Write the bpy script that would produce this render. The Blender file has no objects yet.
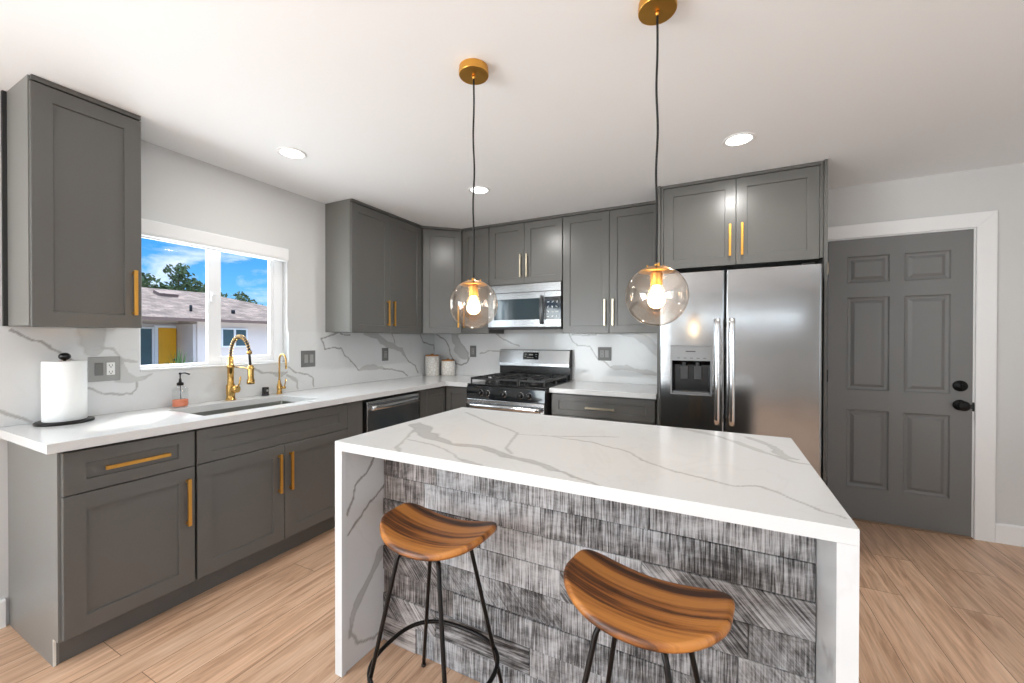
import bpy, bmesh, math, random
import numpy as np
from mathutils import Matrix, Vector, Euler

random.seed(7)
SC = bpy.context.scene
COL = SC.collection
PI = math.pi

# ------------------------------------------------------------------ camera
cam_d = bpy.data.cameras.new('camera')
cam = bpy.data.objects.new('camera', cam_d)
COL.objects.link(cam)
cam_d.sensor_width = 36.0
cam_d.lens = 36.0 * 401.574 / 1024.0
cam_d.clip_start = 0.05
cam_d.clip_end = 400
cam.matrix_world = (Matrix.Translation((2.8989, 0.0, 1.3165)) @ Matrix.Rotation(math.radians(26.7654), 4, 'Z')
                    @ Matrix.Rotation(math.radians(90 - 0.3498), 4, 'X') @ Matrix.Rotation(math.radians(0.0741), 4, 'Z'))
SC.camera = cam

# ------------------------------------------------------------------ view
SC.view_settings.view_transform = 'Standard'
SC.view_settings.look = 'None'
SC.view_settings.exposure = 0.1
SC.view_settings.gamma = 1.0
SC.view_settings.use_curve_mapping = False

# ------------------------------------------------------------------ world: blue sky with thin cloud
def srgb(r, g, b):
    def c(v):
        v /= 255.0
        return v / 12.92 if v <= 0.04045 else ((v + 0.055) / 1.055) ** 2.4
    return (c(r), c(g), c(b), 1.0)

world = bpy.data.worlds.new('sky')
SC.world = world
world.use_nodes = True
nt = world.node_tree
nt.nodes.clear()
wo = nt.nodes.new('ShaderNodeOutputWorld')
bg = nt.nodes.new('ShaderNodeBackground')
tc = nt.nodes.new('ShaderNodeTexCoord')
sep = nt.nodes.new('ShaderNodeSeparateXYZ')
nt.links.new(tc.outputs['Generated'], sep.inputs[0])
rampw = nt.nodes.new('ShaderNodeValToRGB')
cr = rampw.color_ramp
cr.elements[0].position = 0.0
cr.elements[0].color = srgb(168, 212, 246)
cr.elements[1].position = 0.22
cr.elements[1].color = srgb(44, 140, 228)
e = cr.elements.new(0.10)
e.color = srgb(104, 180, 244)
e = cr.elements.new(1.0)
e.color = srgb(225, 232, 245)
nt.links.new(sep.outputs['Z'], rampw.inputs[0])
mp = nt.nodes.new('ShaderNodeMapping')
mp.inputs['Scale'].default_value = (4.0, 4.0, 11.0)
mp.inputs['Location'].default_value = (0.4, 0.9, 0.0)
nt.links.new(tc.outputs['Generated'], mp.inputs[0])
nz = nt.nodes.new('ShaderNodeTexNoise')
nz.inputs['Scale'].default_value = 1.5
nz.inputs['Detail'].default_value = 8
nz.inputs['Roughness'].default_value = 0.6
nz.inputs['Distortion'].default_value = 0.5
nt.links.new(mp.outputs[0], nz.inputs[0])
cmask = nt.nodes.new('ShaderNodeMapRange')
cmask.inputs[1].default_value = 0.50
cmask.inputs[2].default_value = 0.70
cmask.inputs[4].default_value = 0.75
nt.links.new(nz.outputs[0], cmask.inputs[0])
mixw = nt.nodes.new('ShaderNodeMixRGB')
mixw.inputs[2].default_value = (0.93, 0.96, 1.0, 1)
nt.links.new(cmask.outputs[0], mixw.inputs[0])
nt.links.new(rampw.outputs[0], mixw.inputs[1])
nt.links.new(mixw.outputs[0], bg.inputs[0])
zen = nt.nodes.new('ShaderNodeMapRange')      # overhead sky, out of view, brightened to lift the shaded house
zen.inputs[1].default_value = 0.34
zen.inputs[2].default_value = 0.62
zen.inputs[3].default_value = 1.25
zen.inputs[4].default_value = 4.0
nt.links.new(sep.outputs['Z'], zen.inputs[0])
nt.links.new(zen.outputs[0], bg.inputs[1])
nt.links.new(bg.outputs[0], wo.inputs[0])

# ------------------------------------------------------------------ sun and daylight
def aim(o, d):
    o.rotation_euler = Vector(d).to_track_quat('-Z', 'Y').to_euler()

sun_d = bpy.data.lights.new('sun', 'SUN')
sun_d.energy = 3.2
sun_d.angle = math.radians(0.6)
sun_d.color = (1.0, 0.95, 0.87)
sun = bpy.data.objects.new('sun', sun_d)
COL.objects.link(sun)
aim(sun, (1.0, -0.85, -1.62))

def area(name, loc, d, sx, sy, power, color=(1, 1, 1)):
    l = bpy.data.lights.new(name, 'AREA')
    l.shape = 'RECTANGLE'
    l.size = sx
    l.size_y = sy
    l.energy = power
    l.color = color
    o = bpy.data.objects.new(name, l)
    COL.objects.link(o)
    o.location = loc
    aim(o, d)
    return o

# patio and rear window daylight; transom and side lamps added, no source seen
area('patio_daylight', (0.05, -2.05, 1.15), (1, 0.28, 0.46), 2.0, 1.9, 122, (0.94, 0.985, 1.0))
area('rear_window_daylight', (0.75, -4.32, 1.35), (0.2, 1, 0.34), 1.0, 1.5, 43, (0.94, 0.985, 1.0))
area('added_streak_lamp', (3.4, -4.33, 1.78), (0, 1, 0.0), 2.9, 0.12, 6, (0.94, 0.985, 1.0))  # added strip lamp that puts a bright streak in the fridge doors
area('added_side_fill', (5.52, -0.9, 1.45), (-1, 0.25, 0.50), 2.2, 1.5, 26, (0.94, 0.985, 1.0))  # added fill lamp lifting the ceiling, behind an unseen window
area('kitchen_window_daylight', (-0.16, 1.52, 1.57), (1, 0, -0.05), 0.8, 0.72, 13, (0.92, 0.97, 1.0))

# ------------------------------------------------------------------ mesh helpers
class MB:
    def __init__(self):
        self.v = []
        self.f = []
        self.s = []
        self.m = []
        self.att = {}

    def quad(self, idx, smooth=False, m=0):
        self.f.append(tuple(idx))
        self.s.append(smooth)
        self.m.append(m)

    def add(self, verts, faces, smooth=False, m=0):
        b = len(self.v)
        self.v += [tuple(p) for p in verts]
        for f in faces:
            self.quad([b + i for i in f], smooth, m)
        return b

    def box(self, x0, y0, z0, x1, y1, z1, m=0):
        vs = [(x0, y0, z0), (x1, y0, z0), (x1, y1, z0), (x0, y1, z0), (x0, y0, z1), (x1, y0, z1), (x1, y1, z1), (x0, y1, z1)]
        self.add(vs, [(0, 3, 2, 1), (4, 5, 6, 7), (0, 1, 5, 4), (1, 2, 6, 5), (2, 3, 7, 6), (3, 0, 4, 7)], m=m)

    def obox(self, c, ax, ay, az, m=0):
        c, ax, ay, az = Vector(c), Vector(ax), Vector(ay), Vector(az)
        vs = [c + sx * ax + sy * ay + sz * az for sz in (-1, 1) for sy in (-1, 1) for sx in (-1, 1)]
        self.add(vs, [(0, 2, 3, 1), (4, 5, 7, 6), (0, 1, 5, 4), (1, 3, 7, 5), (3, 2, 6, 7), (2, 0, 4, 6)], m=m)

    def prism(self, poly, axis, a0, a1, m=0):
        n = len(poly)
        def P(p, a):
            return {'x': (a, p[0], p[1]), 'y': (p[0], a, p[1]), 'z': (p[0], p[1], a)}[axis]
        vs = [P(p, a0) for p in poly] + [P(p, a1) for p in poly]
        fs = [tuple(range(n))[::-1], tuple(range(n, 2 * n))] + [(i, (i + 1) % n, n + (i + 1) % n, n + i) for i in range(n)]
        self.add(vs, fs, m=m)

    def ring_surf(self, rings, closed_ring=True, cap0=True, cap1=True, smooth=True, m=0):
        n = len(rings[0])
        b = len(self.v)
        for r in rings:
            self.v += [tuple(p) for p in r]
        for i in range(len(rings) - 1):
            for j in range(n if closed_ring else n - 1):
                k = (j + 1) % n
                self.quad((b + i * n + j, b + i * n + k, b + (i + 1) * n + k, b + (i + 1) * n + j), smooth, m)
        if cap0:
            self.quad([b + j for j in range(n)][::-1], False, m)
        if cap1:
            self.quad([b + (len(rings) - 1) * n + j for j in range(n)], False, m)

    def lathe(self, prof, c=(0, 0, 0), axis=(0, 0, 1), n=32, cap0=True, cap1=True, smooth=True, m=0):
        a = Vector(axis).normalized()
        u = a.orthogonal().normalized()
        w = a.cross(u)
        c = Vector(c)
        rings = []
        for r, h in prof:
            rings.append([c + a * h + (u * math.cos(t) + w * math.sin(t)) * max(r, 1e-5) for t in [2 * PI * j / n for j in range(n)]])
        self.ring_surf(rings, True, cap0, cap1, smooth, m)

    def cyl(self, p0, p1, r0, r1=None, n=20, smooth=True, m=0):
        r1 = r0 if r1 is None else r1
        p0, p1 = Vector(p0), Vector(p1)
        L = (p1 - p0).length
        e = min(r0, r1, L) * 0.08
        self.lathe([(r0 - e, 0), (r0, e), (r1, L - e), (r1 - e, L)], p0, p1 - p0, n, smooth=smooth, m=m)

    def tube(self, pts, r, n=10, closed=False, m=0, cap=True):
        pts = [Vector(p) for p in pts]
        N = len(pts)
        rr = r if isinstance(r, (list, tuple)) else [r] * N
        tang = []
        for i in range(N):
            if closed:
                t = pts[(i + 1) % N] - pts[(i - 1) % N]
            else:
                t = pts[min(i + 1, N - 1)] - pts[max(i - 1, 0)]
            tang.append(t.normalized())
        u = tang[0].orthogonal().normalized()
        rings = []
        for i in range(N):
            u = (u - tang[i] * u.dot(tang[i])).normalized()
            w = tang[i].cross(u)
            rings.append([pts[i] + (u * math.cos(2 * PI * j / n) + w * math.sin(2 * PI * j / n)) * rr[i] for j in range(n)])
        if closed:
            rings.append(rings[0])
            self.ring_surf(rings, True, False, False, True, m)
        else:
            self.ring_surf(rings, True, cap, cap, True, m)

    def sphere(self, c, r, n=24, k=14, sz=1.0, t0=0.0, t1=PI, m=0, cap=True):
        prof = []
        for i in range(k + 1):
            t = t0 + (t1 - t0) * i / k
            prof.append((r * math.sin(t), -r * sz * math.cos(t)))
        self.lathe(prof, c, (0, 0, 1), n, cap0=cap, cap1=cap, m=m)

    def grid(self, fn, nu, nv, smooth=False, m=0):
        b = len(self.v)
        for i in range(nu + 1):
            for j in range(nv + 1):
                self.v.append(tuple(fn(i / nu, j / nv)))
        for i in range(nu):
            for j in range(nv):
                a = b + i * (nv + 1) + j
                self.quad((a, a + nv + 1, a + nv + 2, a + 1), smooth, m)
        return b

    def build(self, name, mat, parent=None, recalc=True, bevel=None, origin=None):
        o0 = Vector((0, 0, 0))
        root = None
        if parent is not None:
            root = parent
            while root.parent is not None:
                root = root.parent
            o0 = Vector(root['_loc']) if '_loc' in root else root.location.copy()
        if origin is not None:
            o0 = Vector(origin)
        me = bpy.data.meshes.new(name)
        me.from_pydata([(p[0] - o0.x, p[1] - o0.y, p[2] - o0.z) for p in self.v], [], self.f)
        me.polygons.foreach_set('use_smooth', self.s)
        mats = mat if isinstance(mat, (list, tuple)) else [mat]
        for mm in mats:
            me.materials.append(mm)
        if len(mats) > 1:
            me.polygons.foreach_set('material_index', self.m)
        for an, (dom, vals) in self.att.items():
            at = me.attributes.new(an, 'FLOAT', dom)
            at.data.foreach_set('value', vals)
        if recalc:
            bm = bmesh.new()
            bm.from_mesh(me)
            bmesh.ops.recalc_face_normals(bm, faces=bm.faces)
            bm.to_mesh(me)
            bm.free()
        me.update()
        o = bpy.data.objects.new(name, me)
        COL.objects.link(o)
        if parent is not None:
            o.parent = parent
        if origin is not None:
            o.location = origin
        if bevel:
            md = o.modifiers.new('edge', 'BEVEL')
            md.width = bevel
            md.segments = 2
            md.limit_method = 'ANGLE'
            md.angle_limit = math.radians(40)
        return o


def thing(name, label, cat, loc=(0, 0, 0), group=None):
    o = bpy.data.objects.new(name, None)
    COL.objects.link(o)
    o.location = loc
    o.empty_display_size = 0.1
    o['label'] = label
    o['category'] = cat
    if group:
        o['group'] = group
    return o


def tag(o, label, cat, group=None):
    o['label'] = label
    o['category'] = cat
    if group:
        o['group'] = group
    return o


def struct(o, label=None, cat=None):
    o['kind'] = 'structure'
    if label:
        o['label'] = label
    if cat:
        o['category'] = cat
    return o


def struct_root(name, loc, label, cat):
    o = bpy.data.objects.new(name, None)
    COL.objects.link(o)
    o.location = loc
    return struct(o, label, cat)

# ------------------------------------------------------------------ materials
def new_mat(name):
    m = bpy.data.materials.new(name)
    m.use_nodes = True
    t = m.node_tree
    b = t.nodes['Principled BSDF']
    return m, t, b


def N(t, kind, **kw):
    n = t.nodes.new(kind)
    for k, v in kw.items():
        if k.startswith('i_'):
            key = k[2:]
            n.inputs[int(key) if key.isdigit() else key.replace('_', ' ')].default_value = v
        else:
            setattr(n, k, v)
    return n


def simple(name, col, rough=0.5, metal=0.0, bump=0.0, bscale=200.0, mottle=0.0, mscale=6.0, coat=0.0, spec=None, stretch=None, rvar=0.0):
    m, t, b = new_mat(name)
    b.inputs['Base Color'].default_value = col
    b.inputs['Roughness'].default_value = rough
    b.inputs['Metallic'].default_value = metal
    if coat:
        b.inputs['Coat Weight'].default_value = coat
        b.inputs['Coat Roughness'].default_value = 0.05
    if spec is not None:
        b.inputs['Specular IOR Level'].default_value = spec
    tcn = N(t, 'ShaderNodeTexCoord')
    src = tcn.outputs['Object']
    if stretch:
        mpn = N(t, 'ShaderNodeMapping')
        mpn.inputs['Scale'].default_value = stretch
        t.links.new(src, mpn.inputs[0])
        src = mpn.outputs[0]
    if mottle:
        n1 = N(t, 'ShaderNodeTexNoise', i_Scale=mscale, i_Detail=5.0)
        t.links.new(src, n1.inputs['Vector'])
        mr = N(t, 'ShaderNodeMapRange')
        mr.inputs[3].default_value = 1.0 - mottle
        mr.inputs[4].default_value = 1.0 + mottle
        t.links.new(n1.outputs[0], mr.inputs[0])
        hs = N(t, 'ShaderNodeHueSaturation')
        hs.inputs['Color'].default_value = col
        t.links.new(mr.outputs[0], hs.inputs['Value'])
        t.links.new(hs.outputs[0], b.inputs['Base Color'])
    if rvar:
        n3 = N(t, 'ShaderNodeTexNoise', i_Scale=mscale, i_Detail=4.0)
        t.links.new(src, n3.inputs['Vector'])
        mr3 = N(t, 'ShaderNodeMapRange')
        mr3.inputs[3].default_value = rough - rvar
        mr3.inputs[4].default_value = rough + rvar
        t.links.new(n3.outputs[0], mr3.inputs[0])
        t.links.new(mr3.outputs[0], b.inputs['Roughness'])
    if bump:
        n2 = N(t, 'ShaderNodeTexNoise', i_Scale=bscale, i_Detail=3.0)
        t.links.new(src, n2.inputs['Vector'])
        bp = N(t, 'ShaderNodeBump')
        bp.inputs['Strength'].default_value = bump
        bp.inputs['Distance'].default_value = 0.002
        t.links.new(n2.outputs[0], bp.inputs['Height'])
        t.links.new(bp.outputs[0], b.inputs['Normal'])
    return m


M = {}
M['cab'] = simple('grey_cabinet_paint', srgb(96, 95, 92), 0.29, bump=0.03, bscale=260, mottle=0.03, mscale=3)
M['laminate_sheen'] = simple('end_panel_grey_with_sheen', srgb(124, 123, 119), 0.36, bump=0.01, bscale=200, mottle=0.03, mscale=3)  # grey lighter than the cabinets stands in for sheen on end panels
M['cab_dark'] = simple('dark_scribe_grey', srgb(40, 40, 39), 0.6, mottle=0.03)  # dark grey of the scribe strip at the wall
M['wall'] = simple('wall_paint', srgb(211, 211, 210), 0.7, bump=0.05, bscale=320, mottle=0.01, mscale=2)
M['ceiling'] = simple('ceiling_paint', srgb(246, 248, 250), 0.75, bump=0.08, bscale=300, mottle=0.01, mscale=2)
M['trim'] = simple('white_trim_paint', srgb(240, 240, 240), 0.4, mottle=0.01)
M['vinyl'] = simple('white_vinyl', srgb(243, 244, 246), 0.32, mottle=0.01)
M['brass'] = simple('brushed_brass', srgb(224, 168, 82), 0.34, 1.0, bump=0.03, bscale=90, stretch=(1, 1, 8), mottle=0.06, mscale=20)
M['gold'] = simple('polished_gold', srgb(204, 165, 98), 0.16, 1.0, mottle=0.03, mscale=20)
M['champagne'] = simple('pale_champagne_metal', srgb(205, 194, 172), 0.3, 1.0, mottle=0.04, mscale=20)  # paler metal for some handles along the range wall and one hinge
M['steel'] = simple('brushed_stainless', srgb(176, 177, 178), 0.24, 1.0, bump=0.012, bscale=40, stretch=(1, 1, 14), mottle=0.03, mscale=3, rvar=0.03)
M['fridge_steel'] = simple('fridge_stainless', srgb(166, 167, 168), 0.14, 1.0, bump=0.35, bscale=2.4, stretch=(0.8, 1, 1.6), mottle=0.04, mscale=9, rvar=0.03)
M['steel_bright'] = simple('polished_stainless', srgb(220, 221, 222), 0.16, 1.0, mottle=0.02)
M['steel_dark'] = simple('dark_stainless', srgb(96, 97, 98), 0.3, 1.0, mottle=0.05)
M['sink'] = simple('sink_steel', srgb(132, 132, 126), 0.34, 1.0, bump=0.04, bscale=60, stretch=(1, 12, 1), mottle=0.04)
M['black'] = simple('black_enamel', srgb(22, 22, 23), 0.22, mottle=0.05)
M['black_matte'] = simple('black_matte', srgb(26, 25, 25), 0.5, mottle=0.05)
M['black_metal'] = simple('black_metal', srgb(30, 27, 26), 0.38, 0.6, mottle=0.08, mscale=30)
M['knob_black'] = simple('oil_black_metal', srgb(14, 14, 14), 0.45, mottle=0.05, spec=0.25)
M['glass_black'] = simple('black_glass', srgb(20, 24, 27), 0.06, coat=0.5, mottle=0.02)
M['oven_glass'] = simple('tinted_oven_glass', srgb(52, 66, 72), 0.07, coat=0.6, mottle=0.06, mscale=3)
M['cast_iron'] = simple('cast_iron', srgb(34, 34, 34), 0.38, bump=0.3, bscale=150, mottle=0.15, mscale=40)
M['door'] = simple('grey_door_paint', srgb(118, 118, 117), 0.42, bump=0.04, bscale=160, mottle=0.02)
M['plate'] = simple('grey_wall_plate', srgb(152, 152, 150), 0.4, mottle=0.03)
M['plate_dark'] = simple('dark_wall_plate', srgb(112, 112, 110), 0.4, mottle=0.03)
M['white_plastic'] = simple('white_plastic', srgb(236, 236, 234), 0.35, mottle=0.01)
M['slot'] = simple('socket_slot', srgb(40, 40, 40), 0.6, mottle=0.02)
M['paper'] = simple('paper_towel_paper', srgb(246, 248, 247), 0.9, bump=0.5, bscale=90, mottle=0.015, mscale=60)
M['cork'] = simple('bamboo_lid', srgb(186, 126, 72), 0.5, mottle=0.2, mscale=20, stretch=(1, 6, 1))
M['raw_edge'] = simple('raw_white_edge', srgb(226, 225, 218), 0.6, mottle=0.03)
M['stucco'] = simple('house_stucco', srgb(236, 220, 208), 0.9, bump=0.4, bscale=30, mottle=0.05, mscale=2)
M['stucco_porch_shade'] = simple('porch_stucco_shade_tone', srgb(216, 205, 198), 0.9, bump=0.4, bscale=30, mottle=0.10, mscale=2)  # darker copy of the stucco, porch shade put into its colour
M['yellow'] = simple('yellow_door_paint', srgb(240, 172, 20), 0.45, mottle=0.05)
M['house_glass'] = simple('house_window_glass', srgb(74, 92, 96), 0.08, mottle=0.3, mscale=3)
M['fascia'] = simple('brown_fascia', srgb(120, 98, 88), 0.7, mottle=0.06)
M['yard'] = simple('pale_driveway', srgb(190, 182, 172), 0.9, bump=0.3, bscale=20, mottle=0.1, mscale=1)
M['bark'] = simple('bark', srgb(86, 68, 54), 0.9, bump=0.6, bscale=20, mottle=0.2)
M['leaf'] = simple('tree_leaves', srgb(74, 92, 56), 0.7, mottle=0.45, mscale=2.2)
M['leaf_bright'] = simple('yard_plant_leaves', srgb(104, 134, 76), 0.6, mottle=0.3, mscale=6)
M['cord'] = simple('black_cord', srgb(16, 16, 16), 0.7, bump=0.3, bscale=400, mottle=0.05)
M['shade_fabric'] = simple('roller_shade_fabric', srgb(236, 236, 236), 0.7, bump=0.1, bscale=400, mottle=0.01)
M['soap'] = simple('coral_soap', srgb(238, 132, 92), 0.25, mottle=0.05)
M['body_grey'] = simple('appliance_grey', srgb(70, 70, 71), 0.5, mottle=0.04)
M['panel_grey'] = simple('dispenser_grey', srgb(134, 135, 136), 0.35, 0.6, mottle=0.03)
M['threshold'] = simple('door_threshold', srgb(150, 120, 96), 0.5, mottle=0.1)


def emit_mat(name, col, strength):
    m, t, b = new_mat(name)
    b.inputs['Base Color'].default_value = col
    b.inputs['Emission Color'].default_value = col
    b.inputs['Emission Strength'].default_value = strength
    b.inputs['Roughness'].default_value = 0.4
    return m


M['can_lens'] = emit_mat('downlight_lens', (1.0, 0.97, 0.92, 1), 6.0)
M['bulb'] = emit_mat('glowing_bulb', (1.0, 0.72, 0.40, 1), 14.0)


def glass_mat(name, tint, base_refl, ior, gcol=(1, 1, 1, 1), grough=0.02):
    m = bpy.data.materials.new(name)
    m.use_nodes = True
    t = m.node_tree
    t.nodes.clear()
    out = N(t, 'ShaderNodeOutputMaterial')
    tr = N(t, 'ShaderNodeBsdfTransparent')
    tr.inputs[0].default_value = tint
    gl = N(t, 'ShaderNodeBsdfGlossy')
    gl.inputs['Roughness'].default_value = grough
    gl.inputs['Color'].default_value = gcol
    ge = N(t, 'ShaderNodeNewGeometry')
    dt = N(t, 'ShaderNodeVectorMath', operation='DOT_PRODUCT')
    t.links.new(ge.outputs['Normal'], dt.inputs[0])
    t.links.new(ge.outputs['Incoming'], dt.inputs[1])
    ab = N(t, 'ShaderNodeMath', operation='ABSOLUTE')
    t.links.new(dt.outputs['Value'], ab.inputs[0])
    iv = N(t, 'ShaderNodeMath', operation='SUBTRACT', use_clamp=True)
    iv.inputs[0].default_value = 1.0
    t.links.new(ab.outputs[0], iv.inputs[1])
    pw = N(t, 'ShaderNodeMath', operation='POWER')
    pw.inputs[1].default_value = 5.0
    t.links.new(iv.outputs[0], pw.inputs[0])
    r0 = ((ior - 1) / (ior + 1)) ** 2 + base_refl
    ad = N(t, 'ShaderNodeMath', operation='MULTIPLY_ADD', use_clamp=True)
    ad.inputs[1].default_value = 1 - r0
    ad.inputs[2].default_value = r0
    t.links.new(pw.outputs[0], ad.inputs[0])
    mx = N(t, 'ShaderNodeMixShader')
    t.links.new(ad.outputs[0], mx.inputs[0])
    t.links.new(tr.outputs[0], mx.inputs[1])
    t.links.new(gl.outputs[0], mx.inputs[2])
    t.links.new(mx.outputs[0], out.inputs[0])
    return m


M['window_glass'] = glass_mat('window_glass', (0.97, 0.985, 0.98, 1), 0.0, 1.07)
M['globe_glass'] = glass_mat('globe_glass', (0.94, 0.90, 0.86, 1), 0.085, 1.5, (1.0, 0.90, 0.80, 1), 0.07)  # warm tint and reflection colour imitate the bulb's glow inside the globe
M['bottle_glass'] = glass_mat('bottle_glass', (0.93, 0.95, 0.95, 1), 0.03, 1.4)


def quartz_mat():
    m, t, b = new_mat('white_veined_quartz')
    tcn = N(t, 'ShaderNodeTexCoord')
    at = N(t, 'ShaderNodeAttribute', attribute_name='vein')
    n1 = N(t, 'ShaderNodeTexNoise', i_Scale=2.1, i_Detail=5.0, i_Distortion=0.8)
    t.links.new(tcn.outputs['Object'], n1.inputs['Vector'])
    sb = N(t, 'ShaderNodeMath', operation='SUBTRACT')
    sb.inputs[1].default_value = 0.5
    t.links.new(n1.outputs[0], sb.inputs[0])
    ab = N(t, 'ShaderNodeMath', operation='ABSOLUTE')
    t.links.new(sb.outputs[0], ab.inputs[0])
    mr = N(t, 'ShaderNodeMapRange')
    mr.inputs[1].default_value = 0.0
    mr.inputs[2].default_value = 0.012
    mr.inputs[3].default_value = 0.05
    mr.inputs[4].default_value = 0.0
    t.links.new(ab.outputs[0], mr.inputs[0])
    ad = N(t, 'ShaderNodeMath', operation='ADD', use_clamp=True)
    t.links.new(at.outputs['Fac'], ad.inputs[0])
    t.links.new(mr.outputs[0], ad.inputs[1])
    mx = N(t, 'ShaderNodeMixRGB')
    mx.inputs[1].default_value = srgb(219, 220, 220)
    mx.inputs[2].default_value = srgb(136, 133, 128)
    t.links.new(ad.outputs[0], mx.inputs[0])
    t.links.new(mx.outputs[0], b.inputs['Base Color'])
    b.inputs['Roughness'].default_value = 0.13
    b.inputs['Specular IOR Level'].default_value = 0.45
    return m


M['quartz'] = quartz_mat()


def floor_mat():
    m, t, b = new_mat('oak_plank_floor')
    tcn = N(t, 'ShaderNodeTexCoord')
    mp_ = N(t, 'ShaderNodeMapping')
    mp_.inputs['Rotation'].default_value = (0, 0, PI / 2)
    mp_.inputs['Location'].default_value = (0.3, -0.165, 0)
    t.links.new(tcn.outputs['Object'], mp_.inputs[0])
    br = N(t, 'ShaderNodeTexBrick')
    br.offset = 0.37
    br.inputs['Scale'].default_value = 1.0
    br.inputs['Brick Width'].default_value = 1.22
    br.inputs['Row Height'].default_value = 0.18
    br.inputs['Mortar Size'].default_value = 0.0012
    br.inputs['Mortar Smooth'].default_value = 0.1
    br.inputs['Bias'].default_value = 0.0
    br.inputs['Color1'].default_value = (0, 0, 0, 1)
    br.inputs['Color2'].default_value = (1, 1, 1, 1)
    br.inputs['Mortar'].default_value = (0.5, 0.5, 0.5, 1)
    t.links.new(mp_.outputs[0], br.inputs['Vector'])
    # grain, shifted from plank to plank
    vm = N(t, 'ShaderNodeVectorMath', operation='MULTIPLY_ADD')
    t.links.new(br.outputs['Color'], vm.inputs[0])
    vm.inputs[1].default_value = (7.0, 3.0, 0.0)
    t.links.new(tcn.outputs['Object'], vm.inputs[2])
    mg = N(t, 'ShaderNodeMapping')
    mg.inputs['Scale'].default_value = (16.0, 1.3, 1.0)
    t.links.new(vm.outputs[0], mg.inputs[0])
    n1 = N(t, 'ShaderNodeTexNoise', i_Scale=1.6, i_Detail=7.0, i_Roughness=0.62, i_Distortion=0.9)
    t.links.new(mg.outputs[0], n1.inputs['Vector'])
    mg2 = N(t, 'ShaderNodeMapping')
    mg2.inputs['Scale'].default_value = (90.0, 4.0, 1.0)
    t.links.new(vm.outputs[0], mg2.inputs[0])
    n2 = N(t, 'ShaderNodeTexNoise', i_Scale=1.0, i_Detail=4.0)
    t.links.new(mg2.outputs[0], n2.inputs['Vector'])
    rp = N(t, 'ShaderNodeValToRGB')
    r = rp.color_ramp
    r.elements[0].position = 0.28
    r.elements[0].color = srgb(166, 126, 97)
    r.elements[1].position = 0.72
    r.elements[1].color = srgb(230, 197, 168)
    el = r.elements.new(0.5)
    el.color = srgb(212, 173, 142)
    t.links.new(n1.outputs[0], rp.inputs[0])
    h = N(t, 'ShaderNodeHueSaturation')
    t.links.new(rp.outputs[0], h.inputs['Color'])
    v1 = N(t, 'ShaderNodeMapRange')
    v1.inputs[3].default_value = 0.90
    v1.inputs[4].default_value = 1.08
    t.links.new(br.outputs['Color'], v1.inputs[0])
    v2 = N(t, 'ShaderNodeMapRange')
    v2.inputs[1].default_value = 0.3
    v2.inputs[2].default_value = 0.7
    v2.inputs[3].default_value = 0.84
    v2.inputs[4].default_value = 1.08
    t.links.new(n2.outputs[0], v2.inputs[0])
    mu = N(t, 'ShaderNodeMath', operation='MULTIPLY')
    t.links.new(v1.outputs[0], mu.inputs[0])
    t.links.new(v2.outputs[0], mu.inputs[1])
    t.links.new(mu.outputs[0], h.inputs['Value'])
    mx = N(t, 'ShaderNodeMixRGB')
    mx.inputs[2].default_value = srgb(104, 76, 54)
    t.links.new(br.outputs['Fac'], mx.inputs[0])
    t.links.new(h.outputs[0], mx.inputs[1])
    t.links.new(mx.outputs[0], b.inputs['Base Color'])
    b.inputs['Roughness'].default_value = 0.36
    bp = N(t, 'ShaderNodeBump')
    bp.inputs['Strength'].default_value = 0.12
    bp.inputs['Distance'].default_value = 0.002
    t.links.new(n2.outputs[0], bp.inputs['Height'])
    t.links.new(bp.outputs[0], b.inputs['Normal'])
    return m


M['floor'] = floor_mat()


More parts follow.
